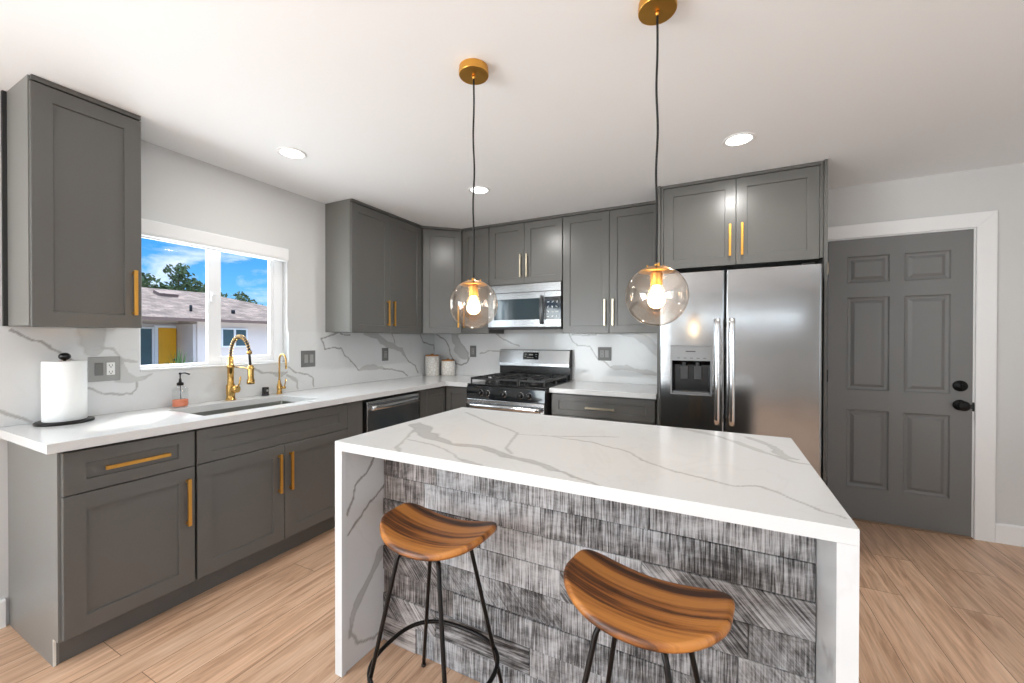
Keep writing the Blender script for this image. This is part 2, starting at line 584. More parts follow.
def plank_mat():
    # rough sawn, weathered grey boards; face attributes: tone, warm, cut (0 upright saw marks, 1 slanted saw marks, 2 smooth grain)
    m, t, b = new_mat('weathered_grey_boards')
    tcn = N(t, 'ShaderNodeTexCoord')
    tone = N(t, 'ShaderNodeAttribute', attribute_name='tone')
    warm = N(t, 'ShaderNodeAttribute', attribute_name='warm')
    cut = N(t, 'ShaderNodeAttribute', attribute_name='cut')
    shift = N(t, 'ShaderNodeVectorMath', operation='MULTIPLY_ADD')
    cmb = N(t, 'ShaderNodeCombineXYZ')
    t.links.new(tone.outputs['Fac'], cmb.inputs[0])
    t.links.new(tone.outputs['Fac'], cmb.inputs[2])
    t.links.new(cmb.outputs[0], shift.inputs[0])
    shift.inputs[1].default_value = (13.0, 0, 7.0)
    t.links.new(tcn.outputs['Object'], shift.inputs[2])

    def streak(rot, sc, detail=4.0, dist=0.0):
        mp_ = N(t, 'ShaderNodeMapping')
        mp_.inputs['Rotation'].default_value = (0, rot, 0)
        t.links.new(shift.outputs[0], mp_.inputs[0])
        mp2 = N(t, 'ShaderNodeMapping')
        mp2.inputs['Scale'].default_value = sc
        t.links.new(mp_.outputs[0], mp2.inputs[0])
        n = N(t, 'ShaderNodeTexNoise', i_Scale=1.0, i_Detail=detail, i_Roughness=0.65, i_Distortion=dist)
        t.links.new(mp2.outputs[0], n.inputs['Vector'])
        return n.outputs[0]
    up = streak(0.0, (210, 1, 9), 5.0)
    sl = streak(0.75, (180, 1, 6), 5.0)
    gr = streak(0.0, (5, 1, 75), 6.0, 0.6)
    pat = streak(0.3, (7, 1, 14), 6.0, 0.4)

    def mixv(fac, a, b_):
        mx = N(t, 'ShaderNodeMixRGB')
        if isinstance(fac, float):
            mx.inputs[0].default_value = fac
        else:
            t.links.new(fac, mx.inputs[0])
        t.links.new(a, mx.inputs[1])
        t.links.new(b_, mx.inputs[2])
        return mx.outputs[0]
    c1 = N(t, 'ShaderNodeMath', operation='MINIMUM')
    c1.inputs[1].default_value = 1.0
    t.links.new(cut.outputs['Fac'], c1.inputs[0])
    c2 = N(t, 'ShaderNodeMath', operation='SUBTRACT', use_clamp=True)
    c2.inputs[1].default_value = 1.0
    t.links.new(cut.outputs['Fac'], c2.inputs[0])
    saw = mixv(c1.outputs[0], up, sl)
    saw = mixv(c2.outputs[0], saw, gr)
    saw = mixv(0.14, saw, gr)
    saw = mixv(0.34, saw, pat)
    # tone shifts the ramp
    ad = N(t, 'ShaderNodeMath', operation='MULTIPLY_ADD')
    ad.inputs[1].default_value = 0.10
    t.links.new(tone.outputs['Fac'], ad.inputs[0])
    ad2 = N(t, 'ShaderNodeMath', operation='ADD')
    t.links.new(saw, ad.inputs[2])
    t.links.new(ad.outputs[0], ad2.inputs[0])
    ad2.inputs[1].default_value = -0.055
    rp = N(t, 'ShaderNodeValToRGB')
    r = rp.color_ramp
    r.elements[0].position = 0.385
    r.elements[0].color = srgb(46, 44, 44)
    r.elements[1].position = 0.60
    r.elements[1].color = srgb(196, 196, 198)
    for p_, c_ in ((0.455, srgb(112, 110, 110)), (0.52, srgb(162, 161, 162))):
        el = r.elements.new(p_)
        el.color = c_
    t.links.new(ad2.outputs[0], rp.inputs[0])
    tint = N(t, 'ShaderNodeMixRGB', blend_type='MULTIPLY')
    t.links.new(warm.outputs['Fac'], tint.inputs[0])
    t.links.new(rp.outputs[0], tint.inputs[1])
    tint.inputs[2].default_value = (0.74, 0.60, 0.52, 1)
    t.links.new(tint.outputs[0], b.inputs['Base Color'])
    b.inputs['Roughness'].default_value = 0.8
    bp = N(t, 'ShaderNodeBump')
    bp.inputs['Strength'].default_value = 0.5
    bp.inputs['Distance'].default_value = 0.003
    t.links.new(saw, bp.inputs['Height'])
    t.links.new(bp.outputs[0], b.inputs['Normal'])
    return m


M['planks'] = plank_mat()


def seat_mat():
    m, t, b = new_mat('striped_acacia_wood')
    tcn = N(t, 'ShaderNodeTexCoord')
    ma = N(t, 'ShaderNodeMapping')
    ma.inputs['Scale'].default_value = (1.1, 32.0, 1.0)
    t.links.new(tcn.outputs['Object'], ma.inputs[0])
    n1 = N(t, 'ShaderNodeTexNoise', i_Scale=1.0, i_Detail=3.0, i_Distortion=0.35)
    t.links.new(ma.outputs[0], n1.inputs['Vector'])
    mb_ = N(t, 'ShaderNodeMapping')
    mb_.inputs['Scale'].default_value = (7.0, 150.0, 30.0)
    t.links.new(tcn.outputs['Object'], mb_.inputs[0])
    n2 = N(t, 'ShaderNodeTexNoise', i_Scale=1.0, i_Detail=4.0, i_Roughness=0.7)
    t.links.new(mb_.outputs[0], n2.inputs['Vector'])
    mx = N(t, 'ShaderNodeMixRGB')
    mx.inputs[0].default_value = 0.24
    t.links.new(n1.outputs[0], mx.inputs[1])
    t.links.new(n2.outputs[0], mx.inputs[2])
    rp = N(t, 'ShaderNodeValToRGB')
    r = rp.color_ramp
    r.elements[0].position = 0.40
    r.elements[0].color = srgb(60, 32, 14)
    r.elements[1].position = 0.61
    r.elements[1].color = srgb(190, 124, 58)
    for p_, c_ in ((0.45, srgb(102, 58, 24)), (0.50, srgb(150, 90, 38))):
        el = r.elements.new(p_)
        el.color = c_
    t.links.new(mx.outputs[0], rp.inputs[0])
    t.links.new(rp.outputs[0], b.inputs['Base Color'])
    b.inputs['Roughness'].default_value = 0.42
    b.inputs['Coat Weight'].default_value = 0.08
    b.inputs['Coat Roughness'].default_value = 0.25
    return m


M['seat'] = seat_mat()


def shingle_mat():
    m, t, b = new_mat('asphalt_shingles')
    tcn = N(t, 'ShaderNodeTexCoord')
    mp_ = N(t, 'ShaderNodeMapping')
    mp_.inputs['Rotation'].default_value = (0, 0, PI / 2)
    t.links.new(tcn.outputs['Object'], mp_.inputs[0])
    br = N(t, 'ShaderNodeTexBrick')
    br.inputs['Brick Width'].default_value = 0.30
    br.inputs['Row Height'].default_value = 0.14
    br.inputs['Mortar Size'].default_value = 0.008
    br.inputs['Color1'].default_value = srgb(112, 94, 84)
    br.inputs['Color2'].default_value = srgb(138, 120, 108)
    br.inputs['Mortar'].default_value = srgb(78, 68, 64)
    br.inputs['Scale'].default_value = 1.0
    t.links.new(mp_.outputs[0], br.inputs['Vector'])
    n1 = N(t, 'ShaderNodeTexNoise', i_Scale=3.0, i_Detail=5.0)
    t.links.new(tcn.outputs['Object'], n1.inputs['Vector'])
    h = N(t, 'ShaderNodeHueSaturation')
    mr = N(t, 'ShaderNodeMapRange')
    mr.inputs[1].default_value = 0.3
    mr.inputs[2].default_value = 0.7
    mr.inputs[3].default_value = 0.62
    mr.inputs[4].default_value = 1.4
    t.links.new(n1.outputs[0], mr.inputs[0])
    t.links.new(mr.outputs[0], h.inputs['Value'])
    t.links.new(br.outputs[0], h.inputs['Color'])
    t.links.new(h.outputs[0], b.inputs['Base Color'])
    b.inputs['Roughness'].default_value = 0.9
    return m


M['shingles'] = shingle_mat()


def ceramic_mat():
    m, t, b = new_mat('patterned_ceramic')
    tcn = N(t, 'ShaderNodeTexCoord')
    vo = N(t, 'ShaderNodeTexVoronoi', i_Scale=34.0)
    vo.feature = 'DISTANCE_TO_EDGE'
    t.links.new(tcn.outputs['Object'], vo.inputs['Vector'])
    mr = N(t, 'ShaderNodeMapRange')
    mr.inputs[1].default_value = 0.02
    mr.inputs[2].default_value = 0.12
    t.links.new(vo.outputs['Distance'], mr.inputs[0])
    mx = N(t, 'ShaderNodeMixRGB')
    mx.inputs[1].default_value = srgb(216, 209, 200)
    mx.inputs[2].default_value = srgb(240, 237, 231)
    t.links.new(mr.outputs[0], mx.inputs[0])
    t.links.new(mx.outputs[0], b.inputs['Base Color'])
    b.inputs['Roughness'].default_value = 0.3
    return m


M['ceramic'] = ceramic_mat()

# ------------------------------------------------------------------ quartz veins (mask written on the slab's own vertices)
_rng = np.random.RandomState(3)
_G = _rng.rand(64, 64)


def vnoise(x, y):
    xi = np.floor(x).astype(int)
    yi = np.floor(y).astype(int)
    fx = x - xi
    fy = y - yi
    fx = fx * fx * (3 - 2 * fx)
    fy = fy * fy * (3 - 2 * fy)
    g = lambda a, b: _G[a % 64, b % 64]
    return (g(xi, yi) * (1 - fx) + g(xi + 1, yi) * fx) * (1 - fy) + (g(xi, yi + 1) * (1 - fx) + g(xi + 1, yi + 1) * fx) * fy - 0.5


def vein_mask(P, veins):
    """veins: list of (points, half widths per point or one value, strength)"""
    out = np.zeros(len(P))
    jx = 0.012 * vnoise(P[:, 0] * 22, P[:, 1] * 22) + 0.006 * vnoise(P[:, 0] * 60 + 9, P[:, 1] * 60)
    jy = 0.012 * vnoise(P[:, 0] * 22 + 31, P[:, 1] * 22 + 17) + 0.006 * vnoise(P[:, 0] * 60, P[:, 1] * 60 + 7)
    Q = P + np.stack([jx, jy], 1)
    wn = 1.0 + 0.9 * vnoise(P[:, 0] * 16 + 5, P[:, 1] * 16 + 3)
    for pts, w, st in veins:
        pts = np.array(pts, float)
        ws = np.array(w if isinstance(w, (list, tuple)) else [w] * len(pts), float)
        best = np.full(len(P), 9.0)
        bw = np.full(len(P), ws[0])
        for i in range(len(pts) - 1):
            a, b_ = pts[i], pts[i + 1]
            d = b_ - a
            h = np.clip(((Q - a) @ d) / max(d @ d, 1e-9), 0, 1)
            q = Q - a - h[:, None] * d
            dist = np.hypot(q[:, 0], q[:, 1])
            k = dist < best
            best[k] = dist[k]
            bw[k] = (ws[i] + (ws[i + 1] - ws[i]) * h)[k]
        hw = bw * np.where(bw > 0.007, wn, 1.0)
        soft = np.maximum(hw * 0.35, 0.0022)
        m = np.clip((hw + soft - best) / soft, 0, 1)
        wide = hw > 0.009
        edge = np.clip(1 - np.abs(best - hw) / 0.005, 0, 1)
        inner = np.where(wide, 0.72 + 0.28 * edge, 0.95)
        out = np.maximum(out, st * m * inner)
    return np.clip(out, 0, 1)


def slab_with_veins(mb, face, u0, u1, v0, v1, level, depth, veins, res=0.007):
    """Box whose show face (axis 'x','y','z' at value level) is a fine grid carrying the vein mask; depth goes away from the face (signed)."""
    nu = max(2, int(round((u1 - u0) / res)))
    nv = max(2, int(round((v1 - v0) / res)))
    U = np.linspace(u0, u1, nu + 1)
    V = np.linspace(v0, v1, nv + 1)
    g = np.stack(np.meshgrid(U, V, indexing='ij'), -1).reshape(-1, 2)
    mask = vein_mask(g, veins)
    b = len(mb.v)
    pl = {'x': lambda u, v, a: (a, u, v), 'y': lambda u, v, a: (u, a, v), 'z': lambda u, v, a: (u, v, a)}[face]
    for u, v in g:
        mb.v.append(pl(float(u), float(v), level))
    flip = (face == 'y') != (depth > 0)
    for i in range(nu):
        for j in range(nv):
            a = b + i * (nv + 1) + j
            q = (a, a + nv + 1, a + nv + 2, a + 1)
            mb.quad(q[::-1] if flip else q)
    # rim and back
    c = len(mb.v)
    back = level + depth
    for u, v in ((u0, v0), (u1, v0), (u1, v1), (u0, v1)):
        mb.v.append(pl(u, v, level))
    for u, v in ((u0, v0), (u1, v0), (u1, v1), (u0, v1)):
        mb.v.append(pl(u, v, back))
    fs = [(4, 7, 6, 5), (0, 4, 5, 1), (1, 5, 6, 2), (2, 6, 7, 3), (3, 7, 4, 0)]
    for f in fs:
        f2 = tuple(c + i for i in f)
        mb.quad(f2[::-1] if flip else f2)
    vals = mb.att.get('vein', ('POINT', []))[1]
    vals = list(vals) + [0.0] * (b - len(vals)) + mask.tolist() + [0.0] * 8
    mb.att['vein'] = ('POINT', vals)


def pad_vein(mb):
    if 'vein' in mb.att:
        vals = list(mb.att['vein'][1])
        mb.att['vein'] = ('POINT', vals + [0.0] * (len(mb.v) - len(vals)))

# ------------------------------------------------------------------ room shell
CEIL = 2.440
YB = 3.748
XR = 5.60
YR = -4.40
m_ = MB(); m_.box(-0.14, YR - 0.14, -0.10, XR + 0.14, YB + 0.14, 0.0)
struct(m_.build('floor', M['floor']), 'light oak plank floor', 'floor')
m_ = MB(); m_.box(-0.14, YR - 0.14, CEIL, XR + 0.14, YB + 0.14, CEIL + 0.10)
struct(m_.build('ceiling', M['ceiling']), 'flat white ceiling', 'ceiling')
# window wall (x = 0) with its opening
WY0, WY1, WZ0, WZ1 = 1.073, 1.957, 1.130, 1.985
m_ = MB()
m_.box(-0.14, YR, 0, 0, -3.1, CEIL)
m_.box(-0.14, -0.4, 0, 0, WY0, CEIL)
m_.box(-0.14, -3.1, 2.16, 0, -0.4, CEIL)
m_.box(-0.14, -3.1, 0, 0, -0.4, 0.10)
m_.box(-0.14, WY1, 0, 0, YB, CEIL)
m_.box(-0.14, WY0, 0, 0, WY1, WZ0)
m_.box(-0.14, WY0, WZ1, 0, WY1, CEIL)
struct(m_.build('wall_left', M['wall']), 'pale grey wall with the kitchen window', 'wall')
# back wall with door opening
DX0, DX1, DZ1 = 3.6526, 4.4247, 2.0486
m_ = MB()
m_.box(-0.14, YB, 0, DX0 - 0.02, YB + 0.14, CEIL)
m_.box(DX1 + 0.02, YB, 0, XR, YB + 0.14, CEIL)
m_.box(DX0 - 0.02, YB, DZ1 + 0.02, DX1 + 0.02, YB + 0.14, CEIL)
struct(m_.build('wall_back', M['wall']), 'pale grey wall behind range and fridge', 'wall')
# right wall with an opening for the added side window
m_ = MB()
m_.box(XR, YR, 0, XR + 0.14, -2.1, CEIL)
m_.box(XR, 0.3, 0, XR + 0.14, YB + 0.14, CEIL)
m_.box(XR, -2.1, 0, XR + 0.14, 0.3, 0.65)
m_.box(XR, -2.1, 2.25, XR + 0.14, 0.3, CEIL)
struct(m_.build('wall_right', M['wall']), 'pale grey wall of the living area', 'wall')
# rear wall with openings for the rear window and added transom
m_ = MB()
m_.box(-0.14, YR - 0.14, 0, 0.2, YR, CEIL)
m_.box(4.9, YR - 0.14, 0, XR + 0.14, YR, CEIL)
m_.box(1.3, YR - 0.14, 0, 1.9, YR, CEIL)
m_.box(1.9, YR - 0.14, 0, 4.9, YR, 1.66)
m_.box(1.9, YR - 0.14, 1.90, 4.9, YR, CEIL)
m_.box(0.2, YR - 0.14, 2.15, 1.3, YR, CEIL)
m_.box(0.2, YR - 0.14, 0, 1.3, YR, 0.55)
struct(m_.build('wall_rear', M['wall']), 'pale grey wall with rear window and added transom', 'wall')

# baseboards
m_ = MB(); m_.prism([(YB - 0.001, 0.0), (YB - 0.016, 0.0), (YB - 0.016, 0.118), (YB - 0.010, 0.128), (YB - 0.001, 0.128)], 'x', 4.5305, XR - 0.001)
struct(m_.build('baseboard_back', M['trim']), 'white baseboard beside the door', 'baseboard')
m_ = MB(); m_.prism([(0.001, 0.0), (0.016, 0.0), (0.016, 0.118), (0.010, 0.128), (0.001, 0.128)], 'y', -0.398, 0.590)
struct(m_.build('baseboard_left', M['trim']), 'white baseboard at the end of the cabinet run', 'baseboard')

# ------------------------------------------------------------------ kitchen window
win = struct_root('window_1', (-0.09, 1.515, WZ0), 'white vinyl sliding window over the sink', 'window')
m_ = MB()   # outer frame
fx0, fx1 = -0.125, -0.055
ft = 0.03
m_.box(fx0, WY0 + 0.001, WZ0 + 0.012, fx1, WY0 + ft, WZ1 - 0.001)
m_.box(fx0, 1.886, WZ0 + 0.012, fx1, WY1 - 0.001, WZ1 - 0.001)
m_.box(fx0, WY0 + ft, WZ0 + 0.012, fx1, 1.886, WZ0 + 0.030)
m_.box(fx0, WY0 + ft, WZ1 - 0.04, fx1, 1.886, WZ1 - 0.001)
m_.box(-0.115, 1.472, WZ0 + 0.030, -0.092, 1.490, WZ1 - 0.04)       # fixed meeting stile
m_.build('window_frame', M['vinyl'], win, bevel=0.002)
m_ = MB()   # sliding sash
s0, s1 = 1.449, 1.886
m_.box(-0.088, s0, WZ0 + 0.030, -0.058, 1.528, WZ1 - 0.04)
m_.box(-0.088, 1.860, WZ0 + 0.030, -0.058, s1 - 0.001, WZ1 - 0.04)
m_.box(-0.088, 1.528, WZ0 + 0.030, -0.058, 1.860, WZ0 + 0.066)
m_.box(-0.088, 1.528, WZ1 - 0.07, -0.058, 1.860, WZ1 - 0.04)
sash = m_.build('sash', M['vinyl'], win, bevel=0.003)
m_ = MB(); m_.box(-0.0745, 1.528, WZ0 + 0.066, -0.0715, 1.860, WZ1 - 0.07)
m_.build('pane', M['window_glass'], sash)
m_ = MB()
m_.box(-0.058, 1.462, 1.56, -0.044, 1.482, 1.625)
m_.box(-0.050, 1.466, 1.60, -0.036, 1.492, 1.612)
m_.build('latch', M['vinyl'], sash, bevel=0.002)
m_ = MB(); m_.box(-0.1045, WY0 + ft, WZ0 + 0.030, -0.1015, 1.472, WZ1 - 0.04)
m_.build('pane', M['window_glass'], win)
m_ = MB()
m_.box(-0.13, WY0 + 0.001, WZ0 - 0.0, 0.017, WY1 - 0.001, WZ0 + 0.012)
m_.build('sill', M['quartz'], win, bevel=0.001)

# roller shade in its cassette
sh = thing('roller_shade', 'rolled up white roller shade in its cassette above the kitchen window', 'window shade', (0.035, 1.46, 1.95))
m_ = MB()
prof = []
for k in range(7):
    a = -PI / 2 + (PI / 2) * k / 6
    prof.append((0.044 + 0.018 * math.cos(a), 1.912 + 0.018 * math.sin(a)))
for k in range(7):
    a = (PI / 2) * k / 6
    prof.append((0.050 + 0.012 * math.cos(a), 1.974 + 0.012 * math.sin(a)))
poly = [(0.002, 1.894)] + prof + [(0.002, 1.986)]
n_ = len(poly)
m_.add([(p[0], 1.00, p[1]) for p in poly] + [(p[0], 1.926, p[1]) for p in poly],
       [tuple(range(n_))[::-1], tuple(range(n_, 2 * n_))] + [(i, (i + 1) % n_, n_ + (i + 1) % n_, n_ + i) for i in range(n_)])
m_.build('cassette', M['shade_fabric'], sh)
m_ = MB(); m_.box(0.004, 1.02, 1.8865, 0.018, 1.905, 1.8938)
m_.build('bottom_bar', M['vinyl'], sh, bevel=0.003)

# unseen glazing behind the camera; transom and side window added to carry lamps
def plain_window(name, label, axis, lvl, a0, a1, z0, z1, nbars):
    w = struct_root(name, (0, 0, 0), label, 'window')
    mm = MB(); gg = MB()
    t_ = 0.05
    def bx(mb, p0, p1, q0, q1, d0=-0.03, d1=0.03):
        if axis == 'y':
            mb.box(p0, lvl + d0, q0, p1, lvl + d1, q1)
        else:
            mb.box(lvl + d0, p0, q0, lvl + d1, p1, q1)
    bx(mm, a0, a0 + t_, z0, z1); bx(mm, a1 - t_, a1, z0, z1)
    bx(mm, a0 + t_, a1 - t_, z1 - t_, z1); bx(mm, a0 + t_, a1 - t_, z0, z0 + t_)
    for k in range(nbars):
        c = a0 + (a1 - a0) * (k + 1) / (nbars + 1)
        bx(mm, c - 0.04, c + 0.04, z0 + t_, z1 - t_)
    bx(gg, a0 + t_, a1 - t_, z0 + t_, z1 - t_, -0.003, 0.003)
    mm.build('window_frame', M['vinyl'], w)
    gg.build('pane', M['window_glass'], w)
plain_window('window_2', 'white framed rear window', 'y', YR - 0.07, 0.202, 1.298, 0.552, 2.148, 1)
plain_window('window_4', 'white framed patio glazing in the window wall', 'x', -0.07, -3.098, -0.402, 0.102, 2.158, 1)
plain_window('added_transom', 'narrow white framed transom window, added for the fridge reflection', 'y', YR - 0.07, 1.902, 4.898, 1.662, 1.898, 2)
plain_window('added_side_window', 'white framed living room window, added to carry a fill lamp', 'x', XR + 0.07, -2.098, 0.298, 0.652, 2.248, 1)

# ------------------------------------------------------------------ door in the back wall
dr = struct_root('door_1', (4.04, YB, 0), 'grey six panel door with black knob and deadbolt', 'door')
DF = 3.738   # face of the door
def raised_panel_leaf(x0, x1, z0, z1, panels):
    """leaf front with recessed moulded panels; panels listed as (x0,x1,z0,z1)"""
    mb = MB()
    mb.box(x0, DF + 0.0155, z0, x1, DF + 0.044, z1)
    xs = sorted({x0, x1} | {p[0] for p in panels} | {p[1] for p in panels})
    zs = sorted({z0, z1} | {p[2] for p in panels} | {p[3] for p in panels})
    for i in range(len(xs) - 1):
        for j in range(len(zs) - 1):
            a, b_, c, d = xs[i], xs[i + 1], zs[j], zs[j + 1]
            inside = any(p[0] - 1e-6 <= a and b_ <= p[1] + 1e-6 and p[2] - 1e-6 <= c and d <= p[3] + 1e-6 for p in panels)
            if not inside:
                mb.add([(a, DF, c), (b_, DF, c), (b_, DF, d), (a, DF, d)], [(0, 1, 2, 3)])
    for x in (x0, x1):
        mb.add([(x, DF, z0), (x, DF + 0.0155, z0), (x, DF + 0.0155, z1), (x, DF, z1)], [(0, 1, 2, 3)])
    for z in (z0, z1):
        mb.add([(x0, DF, z), (x1, DF, z), (x1, DF + 0.0155, z), (x0, DF + 0.0155, z)], [(0, 1, 2, 3)])
    for p in panels:
        lv = [(0, 0), (0.007, 0.009), (0.018, 0.012), (0.024, 0.0125), (0.044, 0.002), (0.047, 0.002)]
        rings = []
        for ins, dep in lv:
            a, b_, c, d = p[0] + ins, p[1] - ins, p[2] + ins, p[3] - ins
            rings.append([(a, DF + dep, c), (b_, DF + dep, c), (b_, DF + dep, d), (a, DF + dep, d)])
        mb.ring_surf(rings, True, False, True, False)
    return mb
PX = [(3.766, 4.003), (4.081, 4.316)]
PZ = [(1.727, 1.920), (0.950, 1.623), (0.243, 0.806)]
pans = [(a, b_, c, d) for (a, b_) in PX for (c, d) in PZ]
leaf = raised_panel_leaf(DX0 + 0.002, DX1 - 0.003, 0.012, DZ1 - 0.003, pans).build('door_panel', M['door'], dr, recalc=False)
m_ = MB()
kx = 4.362
m_.lathe([(0.035, 0), (0.036, 0.003), (0.033, 0.010), (0.013, 0.014), (0.012, 0.028), (0.022, 0.034), (0.031, 0.043), (0.033, 0.052), (0.029, 0.062), (0.016, 0.068), (0.001, 0.069)],
         (kx, DF - 0.0005, 0.880), (0, -1, 0), 28, cap1=False)
m_.build('door_knob', M['knob_black'], dr)
m_ = MB()
m_.lathe([(0.0365, 0), (0.0365, 0.008), (0.034, 0.014), (0.022, 0.016), (0.020, 0.020), (0.001, 0.0205)], (kx, DF - 0.0005, 1.008), (0, -1, 0), 28, cap1=False)
m_.box(kx - 0.004, DF - 0.036, 0.995, kx + 0.004, DF - 0.020, 1.021)
m_.build('deadbolt', M['knob_black'], dr)
for hz in (1.845, 1.045, 0.24):
    m_ = MB()
    m_.cyl((DX0 - 0.004, DF - 0.004, hz - 0.045), (DX0 - 0.004, DF - 0.004, hz + 0.045), 0.007, n=12)
    m_.build('hinge', M['black_metal'] if hz < 1.5 else M['champagne'], dr)
m_ = MB()
for x0_, x1_ in ((DX0 - 0.019, DX0 - 0.0005), (DX1, DX1 + 0.019)):
    m_.box(x0_, YB - 0.004, 0.0, x1_, YB + 0.13, DZ1 + 0.0185)
m_.box(DX0 - 0.0005, YB - 0.004, DZ1, DX1, YB + 0.13, DZ1 + 0.0185)
m_.build('door_jamb', M['trim'], dr)
m_ = MB()
for z_, hh in ((0.872, 0.030),):
    m_.lathe([(0.001, 0), (hh * 0.8, 0.0002), (hh, 0.003), (hh * 0.6, 0.006)], (DX1 + 0.0035, YB - 0.0042, z_), (0, -1, 0), 16, cap0=False)
m_.build('strike_plate', M['black'], dr)
m_ = MB(); m_.box(DX0, YB - 0.028, 0.0005, DX1, YB + 0.06, 0.010)
m_.build('threshold', M['threshold'], dr, bevel=0.003)
# casing
m_ = MB()
cw = 0.095
def casing_prof(d):
    return d
m_.prism([(DX1 + 0.008, 0.0), (DX1 + 0.008 + cw, 0.0), (DX1 + 0.008 + cw, DZ1 + 0.008 + cw), (DX1 + 0.008, DZ1 + 0.008)], 'y', YB - 0.021, YB - 0.001)
m_.prism([(DX0 - 0.008, 0.0), (DX0 - 0.008, DZ1 + 0.008), (DX0 - 0.008 - cw, DZ1 + 0.008 + cw), (DX0 - 0.008 - cw, 0.0)], 'y', YB - 0.021, YB - 0.001)
m_.prism([(DX0 - 0.008, DZ1 + 0.008), (DX1 + 0.008, DZ1 + 0.008), (DX1 + 0.008 + cw, DZ1 + 0.008 + cw), (DX0 - 0.008 - cw, DZ1 + 0.008 + cw)], 'y', YB - 0.021, YB - 0.001)
struct(m_.build('trim_1', M['trim'], bevel=0.002), 'white flat casing around the grey door', 'trim')

# ------------------------------------------------------------------ cabinets
def shaker(mb, O, U, Nn, w, h, t=0.02, stile=0.066, recess=0.009, m=0, rail=None):
    """shaker panel; O = lower corner on the FRONT plane, U = width direction, Nn = outward normal"""
    O, U, Nn = Vector(O), Vector(U).normalized(), Vector(Nn).normalized()
    Z = Vector((0, 0, 1))
    rail = stile if rail is None else rail
    def ring(i, d, k=None):
        k = i if k is None else k
        return [O + U * i + Z * k - Nn * d, O + U * (w - i) + Z * k - Nn * d, O + U * (w - i) + Z * (h - k) - Nn * d, O + U * i + Z * (h - k) - Nn * d]
    e_ = 0.0018
    rings = [ring(0, t), ring(0, e_), ring(e_, 0), ring(stile, 0, rail), ring(stile + 0.0025, recess, rail + 0.0025)]
    mb.ring_surf(rings, True, True, True, False, m)


def slab_panel(mb, O, U, Nn, w, h, t=0.02):
    shaker(mb, O, U, Nn, w, h, t, stile=min(w, h) * 0.3, recess=0.0)


def bar_handle(mb, a, b, Nn, so=0.030, wd=0.0145, th=0.012, inset=0.012):
    """square bar pull from a to b (points on the door face), standing off along Nn"""
    a, b, Nn = Vector(a), Vector(b), Vector(Nn).normalized()
    d = (b - a).normalized()
    s = d.cross(Nn).normalized()
    c = (a + b) / 2 + Nn * (so - th / 2)
    mb.obox(c, d * ((b - a).length / 2), s * (wd / 2), Nn * (th / 2))
    for p in (a + d * inset, b - d * inset):
        mb.obox(p + Nn * ((so - th) / 2 + 0.0003), d * 0.006, s * (wd / 2 - 0.0005), Nn * ((so - th) / 2))


XB = 0.620      # faces of the base doors along the window wall
XK = 0.539      # toe kick
LX = Vector((1, 0, 0))
UY = Vector((0, 1, 0))

def base_door(root, y0, y1, z0, z1, handle, name='door', x=XB):
    mb = MB(); shaker(mb, (x, y0, z0), UY, LX, y1 - y0, z1 - z0, rail=0.050 if z1 - z0 < 0.3 else 0.066)
    d = mb.build(name, M['cab'], root)
    if handle:
        hb = MB()
        bar_handle(hb, handle[0], handle[1], LX)
        hb.build('handle', M['brass'], d, bevel=0.0012)
    return d

# end cabinet: one drawer over one door
c1 = thing('base_cabinet', 'grey base cabinet with one drawer over one door, at the paper towel end', 'cabinet', (0.3, 0.83, 0))
m_ = MB()
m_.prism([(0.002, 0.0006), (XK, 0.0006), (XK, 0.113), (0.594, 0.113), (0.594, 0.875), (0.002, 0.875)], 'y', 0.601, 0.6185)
m_.build('end_panel', M['laminate_sheen'], c1, bevel=0.001)
m_ = MB()
m_.box(0.002, 0.619, 0.114, 0.572, 1.061, 0.875)
m_.build('body', M['cab'], c1, bevel=0.001)
m_ = MB(); m_.box(XK - 0.016, 0.619, 0.001, XK - 0.002, 1.0635, 0.113)
m_.build('toe_kick', M['cab'], c1)
m_ = MB(); m_.box(XK, 0.6012, 0.0006, XK + 0.0035, 0.6095, 0.113)
m_.box(XK + 0.0035, 0.6012, 0.1075, 0.556, 0.6095, 0.1126)
m_.build('edge_strip', M['raw_edge'], c1)['label'] = 'pale raw edge of the end panel'
d_ = base_door(c1, 0.6096, 1.0575, 0.6935, 0.8634, ((XB, 0.727, 0.778), (XB, 0.950, 0.778)), 'drawer')
base_door(c1, 0.6096, 1.0575, 0.1241, 0.6890, ((XB, 1.025, 0.413), (XB, 1.025, 0.640)))

# sink cabinet
c2 = thing('sink_cabinet', 'wide grey sink cabinet with two doors under the gold faucet', 'cabinet', (0.3, 1.58, 0))
m_ = MB()
m_.box(0.556, 1.0635, 0.114, 0.572, 2.112, 0.875)
m_.box(0.002, 1.0635, 0.114, 0.556, 1.080, 0.875)
m_.box(0.002, 2.094, 0.114, 0.556, 2.112, 0.875)
m_.box(0.002, 1.080, 0.114, 0.556, 2.094, 0.130)
m_.box(0.572, 1.9785, 0.114, 0.6175, 2.112, 0.8745)
m_.build('body', M['cab'], c2, bevel=0.001)
m_ = MB(); m_.box(XK - 0.016, 1.0637, 0.001, XK - 0.002, 2.112, 0.113)
m_.build('toe_kick', M['cab'], c2)
base_door(c2, 1.0680, 1.9762, 0.6935, 0.8634, None, 'drawer_front')
base_door(c2, 1.0680, 1.5172, 0.1241, 0.6890, ((XB, 1.484, 0.413), (XB, 1.484, 0.640)))
base_door(c2, 1.5200, 1.9762, 0.1241, 0.6890, ((XB, 1.553, 0.413), (XB, 1.553, 0.640)))

